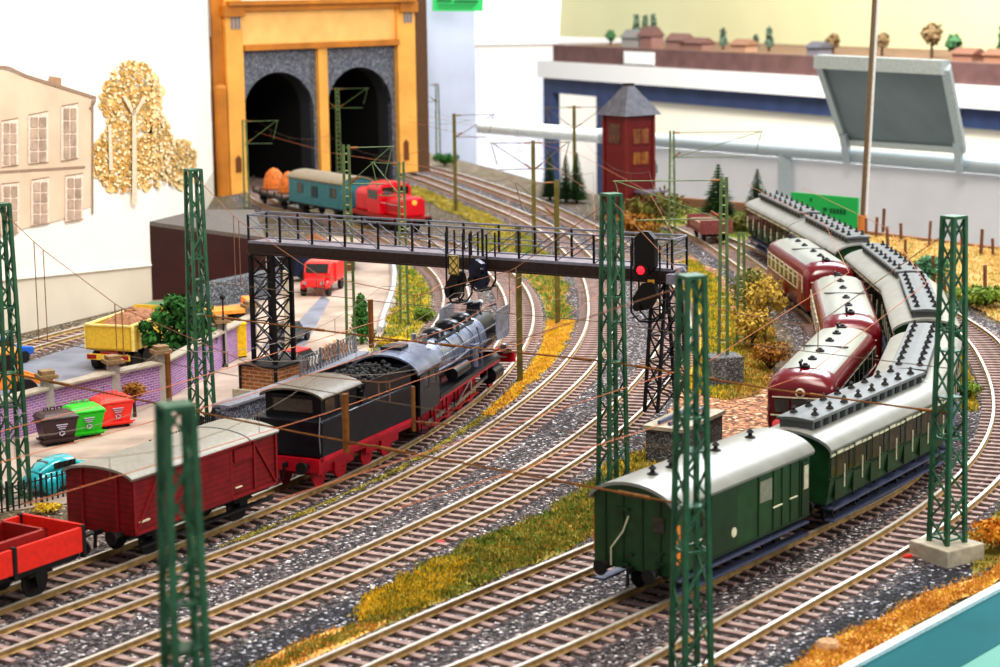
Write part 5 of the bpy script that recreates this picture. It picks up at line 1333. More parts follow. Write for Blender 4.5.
# ------------------------------------------------------------------ vegetation
def leafmat(name, a, b): return mat(name, a, .8, var=.2, scale=1.2, rgb2=b, detail=6)
G_ol = leafmat('grass_olive', (122, 120, 46), (176, 160, 72)); G_ye = leafmat('grass_yellow', (206, 172, 30), (232, 200, 64)); G_or = leafmat('grass_ochre', (198, 140, 58), (226, 176, 96)); G_gr = leafmat('grass_green', (86, 118, 44), (132, 154, 66)); G_st = leafmat('grass_straw', (206, 164, 96), (230, 196, 132))
S_gr = mat('turf', (112, 112, 48), .9, var=.4, scale=1.6, rgb2=(164, 142, 62), detail=8, bump=.5)
S_or = mat('sandy_turf', (208, 152, 80), .9, scale=1.2, rgb2=(236, 194, 112), detail=8, bump=.4)
S_ye = mat('yellow_turf', (196, 150, 42), .9, scale=1.4, rgb2=(230, 186, 60), detail=8, bump=.5)
S_st = mat('dry_field', (200, 160, 98), .9, scale=.5, rgb2=(176, 164, 92), detail=8, bump=.4)
S_di = speckle('red_dirt', [(0, (96, 62, 46)), (.3, (150, 104, 76)), (.6, (186, 132, 96)), (.85, (214, 166, 122)), (.96, (240, 214, 180))], 6., .7)
TRK = {}
for _p, _w in ((PA, 1.6), (PB, 1.6), (PC, 1.6), (PE, 1.6), (PF, 1.6), (PG, 1.6), (PY, 1.6)):
    for _q in _p.p:
        for _i in (-1, 0, 1):
            for _j in (-1, 0, 1): TRK.setdefault((int(_q.x//2)+_i, int(_q.y//2)+_j), []).append(_q)
def on_track(x, y):
    return any((q.x-x)**2+(q.y-y)**2 < 2.7 for q in TRK.get((int(x//2), int(y//2)), ()))
def tufts(name, poly, n, m, hmin, hmax, label, z=.0, w_=.05, seed=1, per=5, spread=.16):
    xs = [p[0] for p in poly]; ys = [p[1] for p in poly]; rnd = random.Random(seed); mb = MB(); k = 0; tries = 0
    while k < n and tries < n*30:
        tries += 1
        x, y = rnd.uniform(min(xs), max(xs)), rnd.uniform(min(ys), max(ys))
        if not inside((x, y), poly) or on_track(x, y): continue
        k += 1
        for _ in range(per):
            a = rnd.uniform(0, 2*pi); h = rnd.uniform(hmin, hmax)*.6; ln = rnd.uniform(.0, .5)*h; bx_, by_ = x+rnd.gauss(0, spread), y+rnd.gauss(0, spread)
            c, s = cos(a)*w_, sin(a)*w_; tx, ty = bx_+cos(a+1.3)*ln, by_+sin(a+1.3)*ln
            mb.add([(bx_-c, by_-s, z), (bx_+c, by_+s, z), (tx, ty, z+h)], [(0, 1, 2)])
    o = mb.build(name, m, None, fix=False); tag(o, label, 'grass', kind='stuff'); return o
NP = [0]
def meadow(px, base, layers, label, z=.05, seed=3, world=False):
    NP[0] += 1
    o, poly = patch('turf', base, px, z, .25, world=world); tag(o, 'ground under the '+label, 'ground', kind='stuff')
    for i, (m, n, h0, h1, nm) in enumerate(layers): tufts('grass', poly, n, m, h0, h1, nm+' '+label, z, .05, seed*10+i)
meadow([(240, 680), (300, 645), (366, 622), (372, 600), (402, 578), (445, 556), (500, 533), (560, 503), (606, 478), (606, 520), (586, 545), (540, 562), (470, 590), (400, 622), (340, 648), (300, 690)], S_gr,
       [(G_ol, 1300, .08, .28, 'olive grass blades on'), (G_gr, 900, .08, .26, 'green grass blades on'), (G_or, 350, .05, .18, 'ochre grass blades on')], 'grass strip between the two pairs of tracks at the front')
meadow([(366, 622), (372, 600), (402, 578), (445, 560), (470, 560), (450, 585), (420, 606), (385, 620)], S_ye, [(G_ye, 700, .08, .26, 'yellow grass on')], 'yellow tip of the front grass strip', z=.055)
meadow([(236, 682), (290, 650), (335, 632), (372, 622), (400, 622), (350, 640), (315, 660), (290, 684)], S_or, [(G_or, 250, .05, .15, 'orange stubble on')], 'orange sand at the bottom edge', z=.058)
meadow([(597, 482), (610, 468), (650, 450), (700, 440), (706, 452), (660, 472), (606, 505)], S_gr, [(G_ol, 500, .08, .26, 'olive grass around'), (G_ye, 200, .08, .22, 'yellow grass around')], 'foot of the mast by the red signal', z=.06)
# bank between C and the railcars
bank = [(690, 352), (688, 320), (682, 290), (676, 262), (690, 255), (716, 272), (736, 290), (760, 316), (775, 345), (772, 385), (768, 428), (770, 440), (742, 452), (700, 470), (655, 470), (640, 452), (672, 410)]
o, bpoly = patch('dirt', S_di, bank, .05, .3); tag(o, 'reddish brown dirt between the curved tracks and the red railcars', 'earth', kind='stuff')
meadow([(688, 350), (686, 320), (680, 290), (678, 266), (690, 260), (712, 278), (726, 296), (740, 330), (735, 370), (722, 400), (700, 396), (680, 385)], S_ye, [(G_ye, 1500, .1, .4, 'yellow flowering grass on'), (G_gr, 1700, .1, .4, 'green grass on')], 'bank behind the nearest pair of tall masts', z=.07)
meadow([(735, 300), (752, 306), (770, 330), (776, 345), (770, 385), (745, 400), (722, 402), (735, 365)], S_gr, [(G_ol, 900, .1, .4, 'brown green grass on'), (G_or, 500, .1, .35, 'rusty grass on')], 'slope beside the front railcar', z=.075)
# ochre strip between A and B, moss line further down
sB0, sB1 = PB.near(G(575, 300)), 0
def strip(path, l0, l1, a, b, z):
    pts = []; n = 30
    for i in range(n+1): p = path.off(a+(b-a)*i/n, l0); pts.append((p.x, p.y))
    for i in range(n, -1, -1): p = path.off(a+(b-a)*i/n, l1); pts.append((p.x, p.y))
    return pts
meadow(strip(PB, 1.65, 3.3, PB.near((1.2, 87)), PB.near((5.4, 112)), 0), S_ye, [(G_ye, 900, .06, .2, 'yellow grass in'), (G_or, 700, .06, .2, 'ochre grass in')], 'strip between the locomotive track and the next track', world=True)
meadow(strip(PB, 1.7, 2.6, PB.near((-9, 66)), PB.near((1.2, 87)), 0), S_gr, [(G_ol, 500, .03, .12, 'low moss along')], 'moss line beside the steam locomotive', world=True, z=.045)
meadow(strip(PB, 1.9, 6.2, PB.near((5.4, 112)), PB.near((3.2, 150)), 0), S_gr, [(G_gr, 1200, .1, .4, 'green grass on'), (G_or, 500, .1, .35, 'brown grass on')], 'slope under the signal bridge between the curves', world=True)
meadow(strip(PB, 1.9, 4.2, PB.near((3.2, 150)), PB.near((-6, 189)), 0), S_gr, [(G_ye, 160, .1, .3, 'yellow grass on'), (G_ol, 700, .1, .35, 'olive grass on')], 'verge left of the far tracks below the tunnel', world=True)
# front right edge
meadow([(786, 672), (800, 662), (850, 636), (905, 603), (960, 588), (1000, 562), (1040, 545), (1040, 560), (1000, 581), (850, 661), (800, 690)], S_or, [(G_or, 900, .05, .2, 'orange stubble on'), (G_ye, 200, .05, .16, 'yellow stubble on')], 'orange sand along the blue-green table rim', z=.045)
meadow([(975, 500), (1000, 478), (1060, 450), (1060, 550), (1000, 566), (975, 575), (970, 540)], S_gr, [(G_ol, 500, .06, .25, 'olive grass on')], 'ground right of the mast footing', z=.04)
meadow([(948, 350), (958, 338), (972, 356), (984, 380), (984, 405), (968, 412), (952, 400), (946, 380)], S_gr, [(G_ol, 700, .1, .35, 'weedy grass on'), (G_ye, 400, .1, .3, 'yellow weeds on')], 'weedy patch inside the outer curve', z=.05)
# dry field behind the coaches
b1, b2, b3 = G(1100, 264), G(1000, 248), G(850, 233)
meadow([(852, 234), (1000, 249), (1100, 262), (1240, 282), (1240, 380), (1100, 345), (1010, 330), (985, 312), (962, 300), (940, 285), (905, 262), (880, 248)], S_st, [(G_st, 2600, .1, .5, 'straw grass on'), (G_ol, 700, .1, .35, 'olive grass on')], 'dry field behind the green coaches', z=.04)
meadow([(655, 206), (762, 215), (780, 228), (765, 240), (735, 240), (700, 232), (680, 235), (640, 235), (620, 225)], S_gr, [(G_gr, 900, .15, .5, 'green grass on')], 'meadow behind the plank trolley', z=.05)
meadow([(398, 262), (418, 262), (430, 285), (432, 312), (420, 340), (395, 352), (370, 352), (388, 330), (398, 300)], S_gr, [(G_gr, 600, .1, .4, 'green grass on'), (G_ye, 350, .1, .35, 'yellow flowers on')], 'verge between the yard and the inner track', z=.05)
# blobby shrubs: leaf cards on a rough volume, plus a stem
def leaves(mb, c, r, n, size, rnd, flat=1.):
    for _ in range(n):
        while True:
            p = Vector((rnd.uniform(-1, 1), rnd.uniform(-1, 1), rnd.uniform(-1, 1)))
            if .25 < p.length < 1: break
        p = p.normalized()*(.55+.45*rnd.random()); q = Vector(c)+Vector((p.x*r[0], p.y*r[1], p.z*r[2]))
        a = Vector((rnd.gauss(0, 1), rnd.gauss(0, 1), rnd.gauss(0, 1))).normalized(); b = a.cross(p+Vector((.01, .02, .03))).normalized(); s = size*rnd.uniform(.6, 1.3)
        mb.add([q-a*s, q+b*s*.55, q+a*s, q-b*s*.55], [(0, 1, 2, 3)])
def bush(loc, r, m, label, n=500, size=.12, seed=1, name='bush', stem=.0, lobes=5, group=None, rgb=None):
    rnd = random.Random(seed); t = thing(name, label, 'bush', loc, 0, group); mb = MB()
    for i in range(lobes):
        a = 2*pi*i/lobes; k = 0 if lobes == 1 else .45; rr = rnd.uniform(.6, .85) if lobes > 1 else 1
        leaves(mb, (cos(a)*r[0]*k, sin(a)*r[1]*k, stem+r[2]*(.6+.6*rnd.random() if lobes > 1 else 1)), (r[0]*rr, r[1]*rr, r[2]*rr*.8), n//lobes, size, rnd)
    mb.build('foliage', m, t, fix=False)
    st = MB(); st.tube((0, 0, -.05), (0, 0, stem+r[2]*.7), .09, 6, .05)
    for i in range(4): a = 1.6*i; st.tube((0, 0, stem+r[2]*.15), (cos(a)*r[0]*.6, sin(a)*r[1]*.6, stem+r[2]*(.8+.1*i)), .05, 5, .02)
    st.build('stem', mat('bark', (78, 58, 40), .9, var=.3), t)
    return t
B_oc = leafmat('bush_ochre', (150, 124, 40), (206, 174, 84)); B_or = leafmat('bush_orange', (196, 120, 24), (232, 160, 40)); B_gr = leafmat('bush_green', (30, 84, 30), (70, 128, 52)); B_dk = leafmat('fir_green', (22, 52, 24), (52, 92, 36)); B_ol = leafmat('bush_olive', (70, 78, 28), (128, 124, 50)); B_br = leafmat('bush_brown', (130, 84, 26), (176, 126, 44)); B_wd = leafmat('weed_green', (72, 108, 36), (140, 160, 60)); B_te = leafmat('reed_green', (62, 122, 92), (104, 150, 108))
for i, (x, y, r, m, lab, st, s) in enumerate((
    (750, 318, (1.1, 1.1, 1.5), B_ol, 'olive bush nearest the rearmost railcar, first of the bushes on the bank', .4, .13),
    (765, 345, (1.15, 1.1, 1.4), B_oc, 'golden leafy bush on a thin stem beside the middle railcar', 1.3, .13),
    (752, 352, (1.0, 1.0, 1.2), B_oc, 'golden bush low on the bank behind the grey mast footing', .4, .12),
    (770, 372, (.95, .95, .9), B_br, 'rusty brown shrub just behind the front railcar', .0, .11),
    (762, 305, (.9, .9, 1.2), B_oc, 'yellowish bush between the lattice mast and the rearmost railcar', .2, .12),
    (334, 373, (.7, .7, .85), B_or, 'orange round bush by the mesh fence behind the tender', .25, .1),
    (135, 417, (.5, .5, .6), B_br, 'small ochre bush beside the red waste container', .7, .09),
    (1003, 552, (1.05, 1.05, .75), B_or, 'bright ochre bush cut off at the right edge near the table rim', .05, .11),
    (395, 347, (1.1, .9, .35), G_ye, 'yellow flower clump beside the brown post in the yard', 0, .09),
    (194, 372, (.6, .6, .8), B_ol, 'dark olive shrub against the brick wall behind the tall mast', .0, .1),
    (744, 232, (1.9, 1.6, .8), B_ol, 'olive shrub at the far end of the coach train', .0, .18),
    (655, 232, (2.6, 2.0, 1.9), B_ol, 'wide olive shrub at the foot of the dark red tower', .0, .2),
    (632, 236, (2.0, 1.6, 1.3), B_br, 'brownish shrub left of the wide shrub by the red tower', .0, .18),
    (985, 308, (2.2, 1.8, .8), B_wd, 'low green plants at the right edge beyond the outer track', .0, .18),
    (930, 282, (1.1, 1.1, 1.0), B_te, 'blue-green reed clump in the dry field', .0, .16),
    (965, 400, (.8, .8, .5), B_wd, 'green weed inside the outer curve beside the tall mast', .0, .1),
    (48, 513, (.55, .4, .22), G_ye, 'yellow-green weed at the picket fence by the turquoise car', .0, .06),
    (445, 166, (1.3, 1.0, .8), B_gr, 'small green shrub at the foot of the mast right of the portal', .0, .16),
    (880, 268, (1.8, 1.2, .7), B_br, 'brown brushwood in the dry field behind the green coaches', .0, .15),
    (425, 322, (.6, .6, .5), B_wd, 'green shrub at the yard edge beside the inner track', 0, .1))):
    p = G(x, y); bush((p.x, p.y, .03), r, m, lab, 900 if r[0] > .9 else 600, s, i+3, 'bush', st)
p = G(362, 344); t = thing('conifer_bush', 'rounded cone-shaped green bush behind the slim mast in the yard', 'tree', (p.x, p.y, 0)); mb = MB(); rnd = random.Random(4)
for i in range(7): leaves(mb, (0, 0, .45+.32*i), (.85-.1*i, .85-.1*i, .4), 240, .1, rnd)
mb.build('foliage', B_gr, t, fix=False); MB().tube((0, 0, 0), (0, 0, 2.2), .1, 6, .03).build('trunk', mat('bark', (78, 58, 40)), t)
def fir(loc, h, r, label, seed):
    t = thing('fir_tree', label, 'tree', loc, 0, 'fir trees at the rear of the layout'); rnd = random.Random(seed); mb = MB()
    L = 20
    for i in range(L):
        f = i/(L-1); z = h*(.1+.88*f); rr = r*(1-f)**.85+.08
        for k in range(int(20+46*(1-f))):
            a = rnd.uniform(0, 2*pi); ro = rr*rnd.uniform(.75, 1.1); w_ = .2*h/5
            d = Vector((cos(a), sin(a), 0)); n_ = Vector((-sin(a), cos(a), 0)); b = Vector((0, 0, z+.25*h/L)); tip = d*ro + Vector((0, 0, z-.5*h/L)); md = d*ro*.55 + Vector((0, 0, z+.0))
            mb.add([b, md+n_*w_, tip, md-n_*w_], [(0, 1, 2, 3)])
    mb.build('needles', B_dk, t, fix=False); MB().tube((0, 0, 0), (0, 0, h), .16, 6, .03).build('trunk', mat('bark', (78, 58, 40)), t)
for i, (x, y, h, r, lab) in enumerate(((718, 225, 4.8, 1.9, 'broad dark fir behind the plank trolley'), (757, 220, 4.1, 1.35, 'slim fir at the far end of the green coaches'), (550, 200, 4.2, 1.0, 'small fir left of the red tower, leftmost of three'), (566, 202, 4.1, 1.0, 'small fir in the middle of the trio left of the red tower'), (577, 203, 4.4, 1.1, 'small fir of the trio closest to the red tower'))):
    p = G(x, y); fir((p.x, p.y, 0), h, r, lab, i)
# leafy tree behind the dump truck
p = D(182, 300, 99); t = thing('leafy_tree', 'dark green leafy tree behind the brick wall and the yellow tipper truck', 'tree', (p.x, p.y, 0)); rnd = random.Random(11); mb = MB()
for (cx, cy, cz, r) in ((0, 0, 2.2, 1.25), (-.9, .2, 2.7, .8), (.7, .3, 2.8, .9), (.2, -.4, 3.3, .75), (-1.6, 0, 1.7, .55), (-1.9, 0, 2.3, .35), (.9, 0, 1.7, .85), (-.4, 0, 1.4, .9), (-.5, 0, 3.5, .5)):
    leaves(mb, (cx, cy, cz), (r, r, r*.85), int(420*r), .17, rnd)
mb.build('foliage', leafmat('tree_green', (18, 62, 24), (60, 124, 50)), t, fix=False)
tr = MB().tube((0, 0, 0), (0, 0, 2.2), .2, 8, .12)
for a in (.3, 2.2, 3.6, 5.): tr.tube((0, 0, 1.2), (cos(a)*1.1, sin(a)*.8, 2.6), .1, 6, .04)
tr.build('trunk', mat('bark', (78, 58, 40)), t)
# ------------------------------------------------------------------ tunnel portal
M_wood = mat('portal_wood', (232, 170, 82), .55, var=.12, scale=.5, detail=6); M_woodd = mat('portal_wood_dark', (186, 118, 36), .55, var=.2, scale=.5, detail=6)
M_gray = speckle('portal_render', [(0, (84, 88, 100)), (.4, (108, 112, 124)), (.8, (132, 136, 146))], 7, .2)
M_dark = mat('tunnel_black', (10, 10, 14), .9, var=.3)
PP, QQ = D(212, 200, 183), D(427, 160, 199); PP.z = QQ.z = 0
pdv = (QQ-PP); PH_ = atan2(pdv.y, pdv.x)
por = thing('tunnel_portal', 'golden wooden double tunnel portal with grey arches at the back left', 'tunnel portal', (PP.x, PP.y, 0), PH_)
def pu(px, py):
    w_ = on_plane(px, py, PP, QQ); return (Vector((w_.x, w_.y, 0))-PP).length*(1 if px >= 212 else -1), w_.z
def panel(x0, x1, y0, y1, d0, d1, name, m, par=por, bev=0):
    u0, zt = pu(x0, (y0+y1)/2)[0], pu((x0+x1)/2, y0)[1]; u1, zb = pu(x1, (y0+y1)/2)[0], pu((x0+x1)/2, y1)[1]
    return MB().bx(u0, u1, d0, d1, zb, zt).build(name, m, par, bevel=bev)
u_l, u_r = pu(224, 100)[0], pu(412, 100)[0]
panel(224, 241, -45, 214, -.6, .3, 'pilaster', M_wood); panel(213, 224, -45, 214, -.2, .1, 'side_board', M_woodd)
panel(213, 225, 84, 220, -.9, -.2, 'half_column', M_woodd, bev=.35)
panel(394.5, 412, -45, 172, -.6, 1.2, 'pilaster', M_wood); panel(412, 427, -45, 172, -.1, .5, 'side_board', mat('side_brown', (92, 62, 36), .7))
panel(317, 326, 42, 190, -.5, .6, 'center_post', M_wood)
ztop, zbot = pu(317, 9)[1], pu(317, 42)[1]
uA, uB = pu(240, 25)[0], pu(395, 25)[0]
MB().bx(uA, uB, -.2, .6, zbot, ztop).build('lintel', mat('lintel_wood', (244, 192, 116), .55, var=.1, scale=.5), por)
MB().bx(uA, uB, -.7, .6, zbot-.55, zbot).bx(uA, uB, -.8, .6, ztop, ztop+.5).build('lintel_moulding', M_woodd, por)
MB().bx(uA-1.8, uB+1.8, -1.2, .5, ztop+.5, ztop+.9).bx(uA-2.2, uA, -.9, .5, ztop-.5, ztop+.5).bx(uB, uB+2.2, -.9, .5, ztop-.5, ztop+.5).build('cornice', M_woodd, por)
MB().bx(uA, uB, -.3, .6, ztop+.9, ztop+8).build('attic', mat('attic_white', (232, 222, 204), .6), por)
for (px, py) in ((232, 23), (404, 17)):
    u, z = pu(px, py); mk = MB()
    for k in (-1, 0, 1): mk.bx(u+k*.38-.1, u+k*.38+.1, -.68, -.6, z-.55, z+.55)
    mk.build('blue_ornament', mat('ornament', (110, 128, 150), .5), por)
for (px, y0, y1) in ((235, 155, 172), (402.5, 139, 160)):
    u = pu(px, (y0+y1)/2)[0]; z0, z1 = pu(px, y1)[1], pu(px, y0)[1]
    MB().prism([(u-.3, z0), (u+.3, z0), (u+.3, z1-.3), (u, z1), (u-.3, z1-.3)], -.66, -.6, 'Y').build('niche', mat('niche_dark', (110, 62, 20), .7), por)
def arch_panel(x0, x1, a0, a1, ytop, yarch, yspring):
    ul, ur = pu(x0, 100)[0], pu(x1, 100)[0]; al, ar = pu(a0, 120)[0], pu(a1, 120)[0]
    zt = pu((x0+x1)/2, ytop)[1]; za = pu((a0+a1)/2, yarch)[1]; zs = pu((a0+a1)/2, yspring)[1]; zb = -2.
    c, rx, rz = (al+ar)/2, (ar-al)/2, za-zs
    pts = [(c-rx*cos(pi*i/20), zs+rz*sin(pi*i/20)) for i in range(21)]
    mb = MB(); mb.bx(ul, al, 0, .5, zb, zt); mb.bx(ar, ur, 0, .5, zb, zt)
    for (u0, z0), (u1, z1) in zip(pts, pts[1:]): mb.add([(u0, 0, z0), (u1, 0, z1), (u1, 0, zt), (u0, 0, zt), (u0, .5, z0), (u1, .5, z1), (u1, .5, zt), (u0, .5, zt)], [(0, 1, 2, 3), (7, 6, 5, 4), (0, 4, 5, 1)])
    mb.build('arch_panel', M_gray, por, fix=False)
    rim = MB(); ring = [(al, zb)] + pts + [(ar, zb)]
    rim.loft([[(u, -.05, z) for u, z in ring], [(u, 2.2, z) for u, z in ring]], closed=False, caps=False); rim.build('arch_lining', mat('lining', (52, 54, 62), .8), por)
    tb = MB(); tb.loft([[(u, 2.2, z) for u, z in ring], [(u, 30, z) for u, z in ring]], closed=False, caps=False)
    tb.add([(al-1, 30, zb), (ar+1, 30, zb), (ar+1, 30, zt), (al-1, 30, zt)], [(0, 1, 2, 3)]); tb.build('tunnel_tube', M_dark, por)
arch_panel(240, 318, 244, 313.5, 44, 72, 112)
arch_panel(325, 396, 328, 391.5, 41, 67, 107)
# ------------------------------------------------------------------ room: painted backdrop left
M_wall = mat('white_wall', (238, 232, 222), .9, var=.04, scale=.15)
M_wallb = mat('wall_beige', (204, 196, 180), .9, var=.06, scale=.3)
wa, wb2, wc = G(-90, 360), G(152, 301.5), D(214, 150, 184.5); wc.z = 0; wa = wb2 + (wa-wb2)*1.6
seam = [(-90, 289), (25, 277), (152, 264.5)]
def wp(px, py): return on_plane(px, py, wa, wb2)
def quadwall(pts): return MB().add(pts, [tuple(range(len(pts)))])
s_l, s_r = wp(-90, 289), wp(151.8, 264.5); s_r = Vector((wb2.x, wb2.y, s_r.z)); s_l = Vector((wa.x, wa.y, s_l.z+.9))
ws = MB(); ws.add([tuple(s_l), tuple(s_r), (wb2.x, wb2.y, 60), (wa.x, wa.y, 60)], [(0, 1, 2, 3)])
ws.add([tuple(s_r), (wc.x, wc.y, s_r.z), (wc.x, wc.y, 60), (wb2.x, wb2.y, 60)], [(0, 1, 2, 3)])
wl = struct(ws.build('wall_left', M_wall), 'white painted backdrop wall on the left with house and tree mural')
wn = MB(); wn.add([(wa.x, wa.y, -2), (wb2.x, wb2.y, -2), tuple(s_r), tuple(s_l)], [(0, 1, 2, 3)])
wn.add([(wb2.x, wb2.y, -2), (wc.x, wc.y, -2), (wc.x, wc.y, s_r.z), tuple(s_r)], [(0, 1, 2, 3)])
struct(wn.build('baseboard_left', M_wallb), 'beige lower strip of the backdrop wall behind the yard')  # beige below the seam stands in for light fading down the wall
fn = MB(); n_ = Vector((wb2.y-wa.y, wa.x-wb2.x, 0)).normalized()*.06; fn.bar(s_l+n_, s_r+n_, .1, .12)
struct(fn.build('trim_1', M_wall), 'thin pale seam line along the backdrop wall')
def onwall(px, py, off=.06):
    a, b = (wa, wb2) if px <= 151.5 else (wb2, wc)
    p = on_plane(px, py, a, b); n_ = Vector((b.y-a.y, a.x-b.x, 0)).normalized()
    return p + n_*off
def paint(name, polys, m, off=.06, par=wl):
    mb = MB()
    for pl in polys: mb.add([onwall(x, y, off) for x, y in pl], [tuple(range(len(pl)))])
    return mb.build(name, m, par, fix=False)
P_h = mat('paint_house', (210, 188, 164), .9, var=.1, scale=.4, detail=8); P_l = mat('paint_line', (150, 126, 108), .9); P_w = mat('paint_window', (172, 150, 132), .9, var=.25, scale=1.2); P_f = mat('paint_frame', (226, 204, 188), .9); P_s = mat('paint_stone', (170, 136, 108), .9)
hs = paint('painted_house', [[(-80, 100), (0, 69), (25, 77), (60, 88), (93, 99), (91, 140), (90, 206), (60, 220), (-80, 252)]], P_h)
def band(pts, w_): return [[(x0, y0-w_), (x1, y1-w_), (x1, y1+w_), (x0, y0+w_)] for (x0, y0), (x1, y1) in zip(pts, pts[1:])]
paint('painted_roof_line', band([(-80, 98), (0, 67), (8, 68), (25, 76), (60, 87), (95, 98)], 1.6), P_l, .1, hs)
paint('painted_chimney', [[(48, 84), (48, 76), (60, 78), (60, 88)]], P_s, .09, hs)
paint('painted_string_course', band([(-80, 184), (0, 172), (84, 167)], 1.2), P_l, .09, hs)
dp = []
for y0, y1 in ((100, 112), (112, 160), (160, 214)): dp.append([(90.5, y0), (92.3, y0), (92.3, y1), (90.5, y1)])
dp.append([(88, 108), (94, 99), (95, 101), (90, 110)])
paint('painted_drainpipe', dp, P_l, .1, hs)
for (x0, x1, t0, t1, b0, b1) in ((0, 17, 121, 118, 167, 165), (27, 47, 115, 111, 164, 162), (60, 77, 106, 103, 161, 158), (-42, -16, 124, 120, 172, 170), (0, 18, 184, 182, 236, 232), (30, 48, 180, 177, 226, 223), (64, 82, 176, 173, 222, 219)):
    wf = paint('painted_window_frame', [[(x0, t0), (x1, t1), (x1, b1), (x0, b0)]], P_f, .09, hs)
    pn = []
    for i in range(2):
        for j in range(4):
            u0, u1 = (x0+1.5)+(x1-x0-3)*i/2+.7, (x0+1.5)+(x1-x0-3)*(i+1)/2-.7; v0, v1 = t0+1.5+(b0-t0-3)*j/4+.8, t0+1.5+(b0-t0-3)*(j+1)/4-.8
            pn.append([(u0, v0), (u1, v0), (u1, v1), (u0, v1)])
    paint('painted_panes', pn, P_w, .12, wf)
    paint('painted_window_outline', band([(x0, t0), (x1, t1), (x1, b1), (x0, b0), (x0, t0)], .5), P_l, .11, wf)
rnd = random.Random(21)
def blobs(n, fn, r0, r1):
    out = []
    for _ in range(n):
        x, y = fn(); r = rnd.uniform(r0, r1); k = 7; a0 = rnd.random()*6
        out.append([(x+r*rnd.uniform(.6, 1.2)*cos(a0+2*pi*i/k), y+r*rnd.uniform(.6, 1.2)*sin(a0+2*pi*i/k)) for i in range(k)])
    return out
def crown():
    while True:
        x, y = rnd.uniform(93, 200), rnd.uniform(58, 200)
        if ((x-131)/30)**2+((y-100)/39)**2 < 1 or ((x-120)/28)**2+((y-158)/34)**2 < 1 or ((x-150)/22)**2+((y-150)/40)**2 < 1 or ((x-176)/20)**2+((y-163)/24)**2 < 1: return x, y
for i, (c, n, r0, r1) in enumerate((((232, 200, 138), 340, 3, 6.), ((220, 176, 104), 520, 1.2, 3.), ((204, 156, 84), 380, .8, 2.), ((240, 220, 178), 460, .7, 1.9), ((164, 146, 84), 60, .8, 1.8))):
    o = paint('painted_foliage', blobs(n, crown, r0, r1), mat('paint_leaf_%d' % i, c, .9, var=.1), .07+.03*i); o['kind'] = 'stuff'
paint('painted_trunk', [[(129, 110), (133, 110), (134, 205), (129, 205)], [(119, 96), (122, 95), (132, 112), (130, 116)], [(140, 96), (143, 98), (134, 114), (131, 112)], [(105, 125), (108, 124), (110, 170), (106, 170)]], mat('paint_trunk', (214, 198, 172), .9), .24)
# brown fascia box and grey ramp behind the yard
M_mah = mat('mahogany', (54, 20, 16), .45, var=.25, scale=.4, detail=6)
b0 = G(153, 300.5); b1_ = D(266, 262, 126); b2_ = D(256, 262, 142); b3_ = D(200, 250, 128.5)
bt = [(b0.x, b0.y, 4.65), (b1_.x, b1_.y, 3.05), (b2_.x, b2_.y, 3.05), (b3_.x, b3_.y, 4.6)]
bx_ = thing('fascia_box', 'dark reddish brown wooden fascia with grey top behind the leafy tree', 'box')
MB().add([(x, y, -1) for x, y, z in bt] + [(x, y, z) for x, y, z in bt], [(0, 1, 5, 4), (1, 2, 6, 5), (2, 3, 7, 6), (3, 0, 4, 7)]).build('fascia', M_mah, bx_)
MB().add([(x, y, z) for x, y, z in bt] + [(x, y, z+.25) for x, y, z in bt], [(0, 1, 2, 3), (7, 6, 5, 4), (0, 4, 5, 1), (1, 5, 6, 2), (2, 6, 7, 3), (3, 7, 4, 0)]).build('grey_top', mat('box_top', (92, 84, 78), .6, var=.2), bx_)
r0_, r1_ = D(198, 290, 118.5), D(268, 290, 121.5)
rp = thing('ramp', 'dark grey speckled ramp wall in front of the brown fascia', 'ramp')
MB().add([(r0_.x, r0_.y, -.2), (r1_.x, r1_.y, -.2), (r1_.x+.5, r1_.y+2.5, -.2), (r0_.x+.5, r0_.y+2.5, -.2), (r0_.x, r0_.y, 1.35), (r1_.x, r1_.y, 1.7), (r1_.x+.5, r1_.y+2.5, 1.7), (r0_.x+.5, r0_.y+2.5, 1.35)], [(0, 1, 5, 4), (1, 2, 6, 5), (2, 3, 7, 6), (3, 0, 4, 7), (4, 5, 6, 7)]).build('ramp_body', speckle('ramp_grey', [(0, (70, 76, 86)), (.4, (100, 106, 114)), (.8, (140, 144, 150))], 12., .4), rp)
# ------------------------------------------------------------------ room: back and right
M_pill = mat('blue_white_wall', (160, 166, 182), .8, var=.08, scale=.2)
def slab(name, pts, m, thick=.5, label=None):
    """vertical slab through world points (top-left, top-right, bottom-right, bottom-left)"""
    n_ = (pts[1]-pts[0]).cross(pts[3]-pts[0]).normalized()*thick
    o = MB().loft([[tuple(p) for p in pts], [tuple(p+n_) for p in pts]]).build(name, m)
    return o
a, b = D(416, 100, 232), D(476, 100, 236)
pc = MB().bx(0, (b-a).length, 0, 2, -95, 70).build('wall_corner', M_pill); pc.location = (a.x, a.y, 0); pc.rotation_euler = (0, 0, atan2((b-a).y, (b-a).x)); struct(pc, 'pale blue-white wall strip right of the tunnel portal')
# far window wall with bright panes
a, b = D(470, 50, 420), D(760, 50, 420)
M_glow = mat('window_sky', (250, 246, 244), .5, emit=.55, var=.02)
wb3 = MB().bx(a.x-40, b.x+160, 0, 3, -100, 110).build('wall_back', mat('far_wall', (236, 232, 226), .9, var=.03, scale=.05)); wb3.location = (0, 424, 0); struct(wb3, 'far white wall of the exhibition room')
wn1 = MB().bx(-8, 34, 421.8, 423, 6, 60).build('window_1', M_glow); struct(wn1, 'bright window in the far wall left of the distant layout')
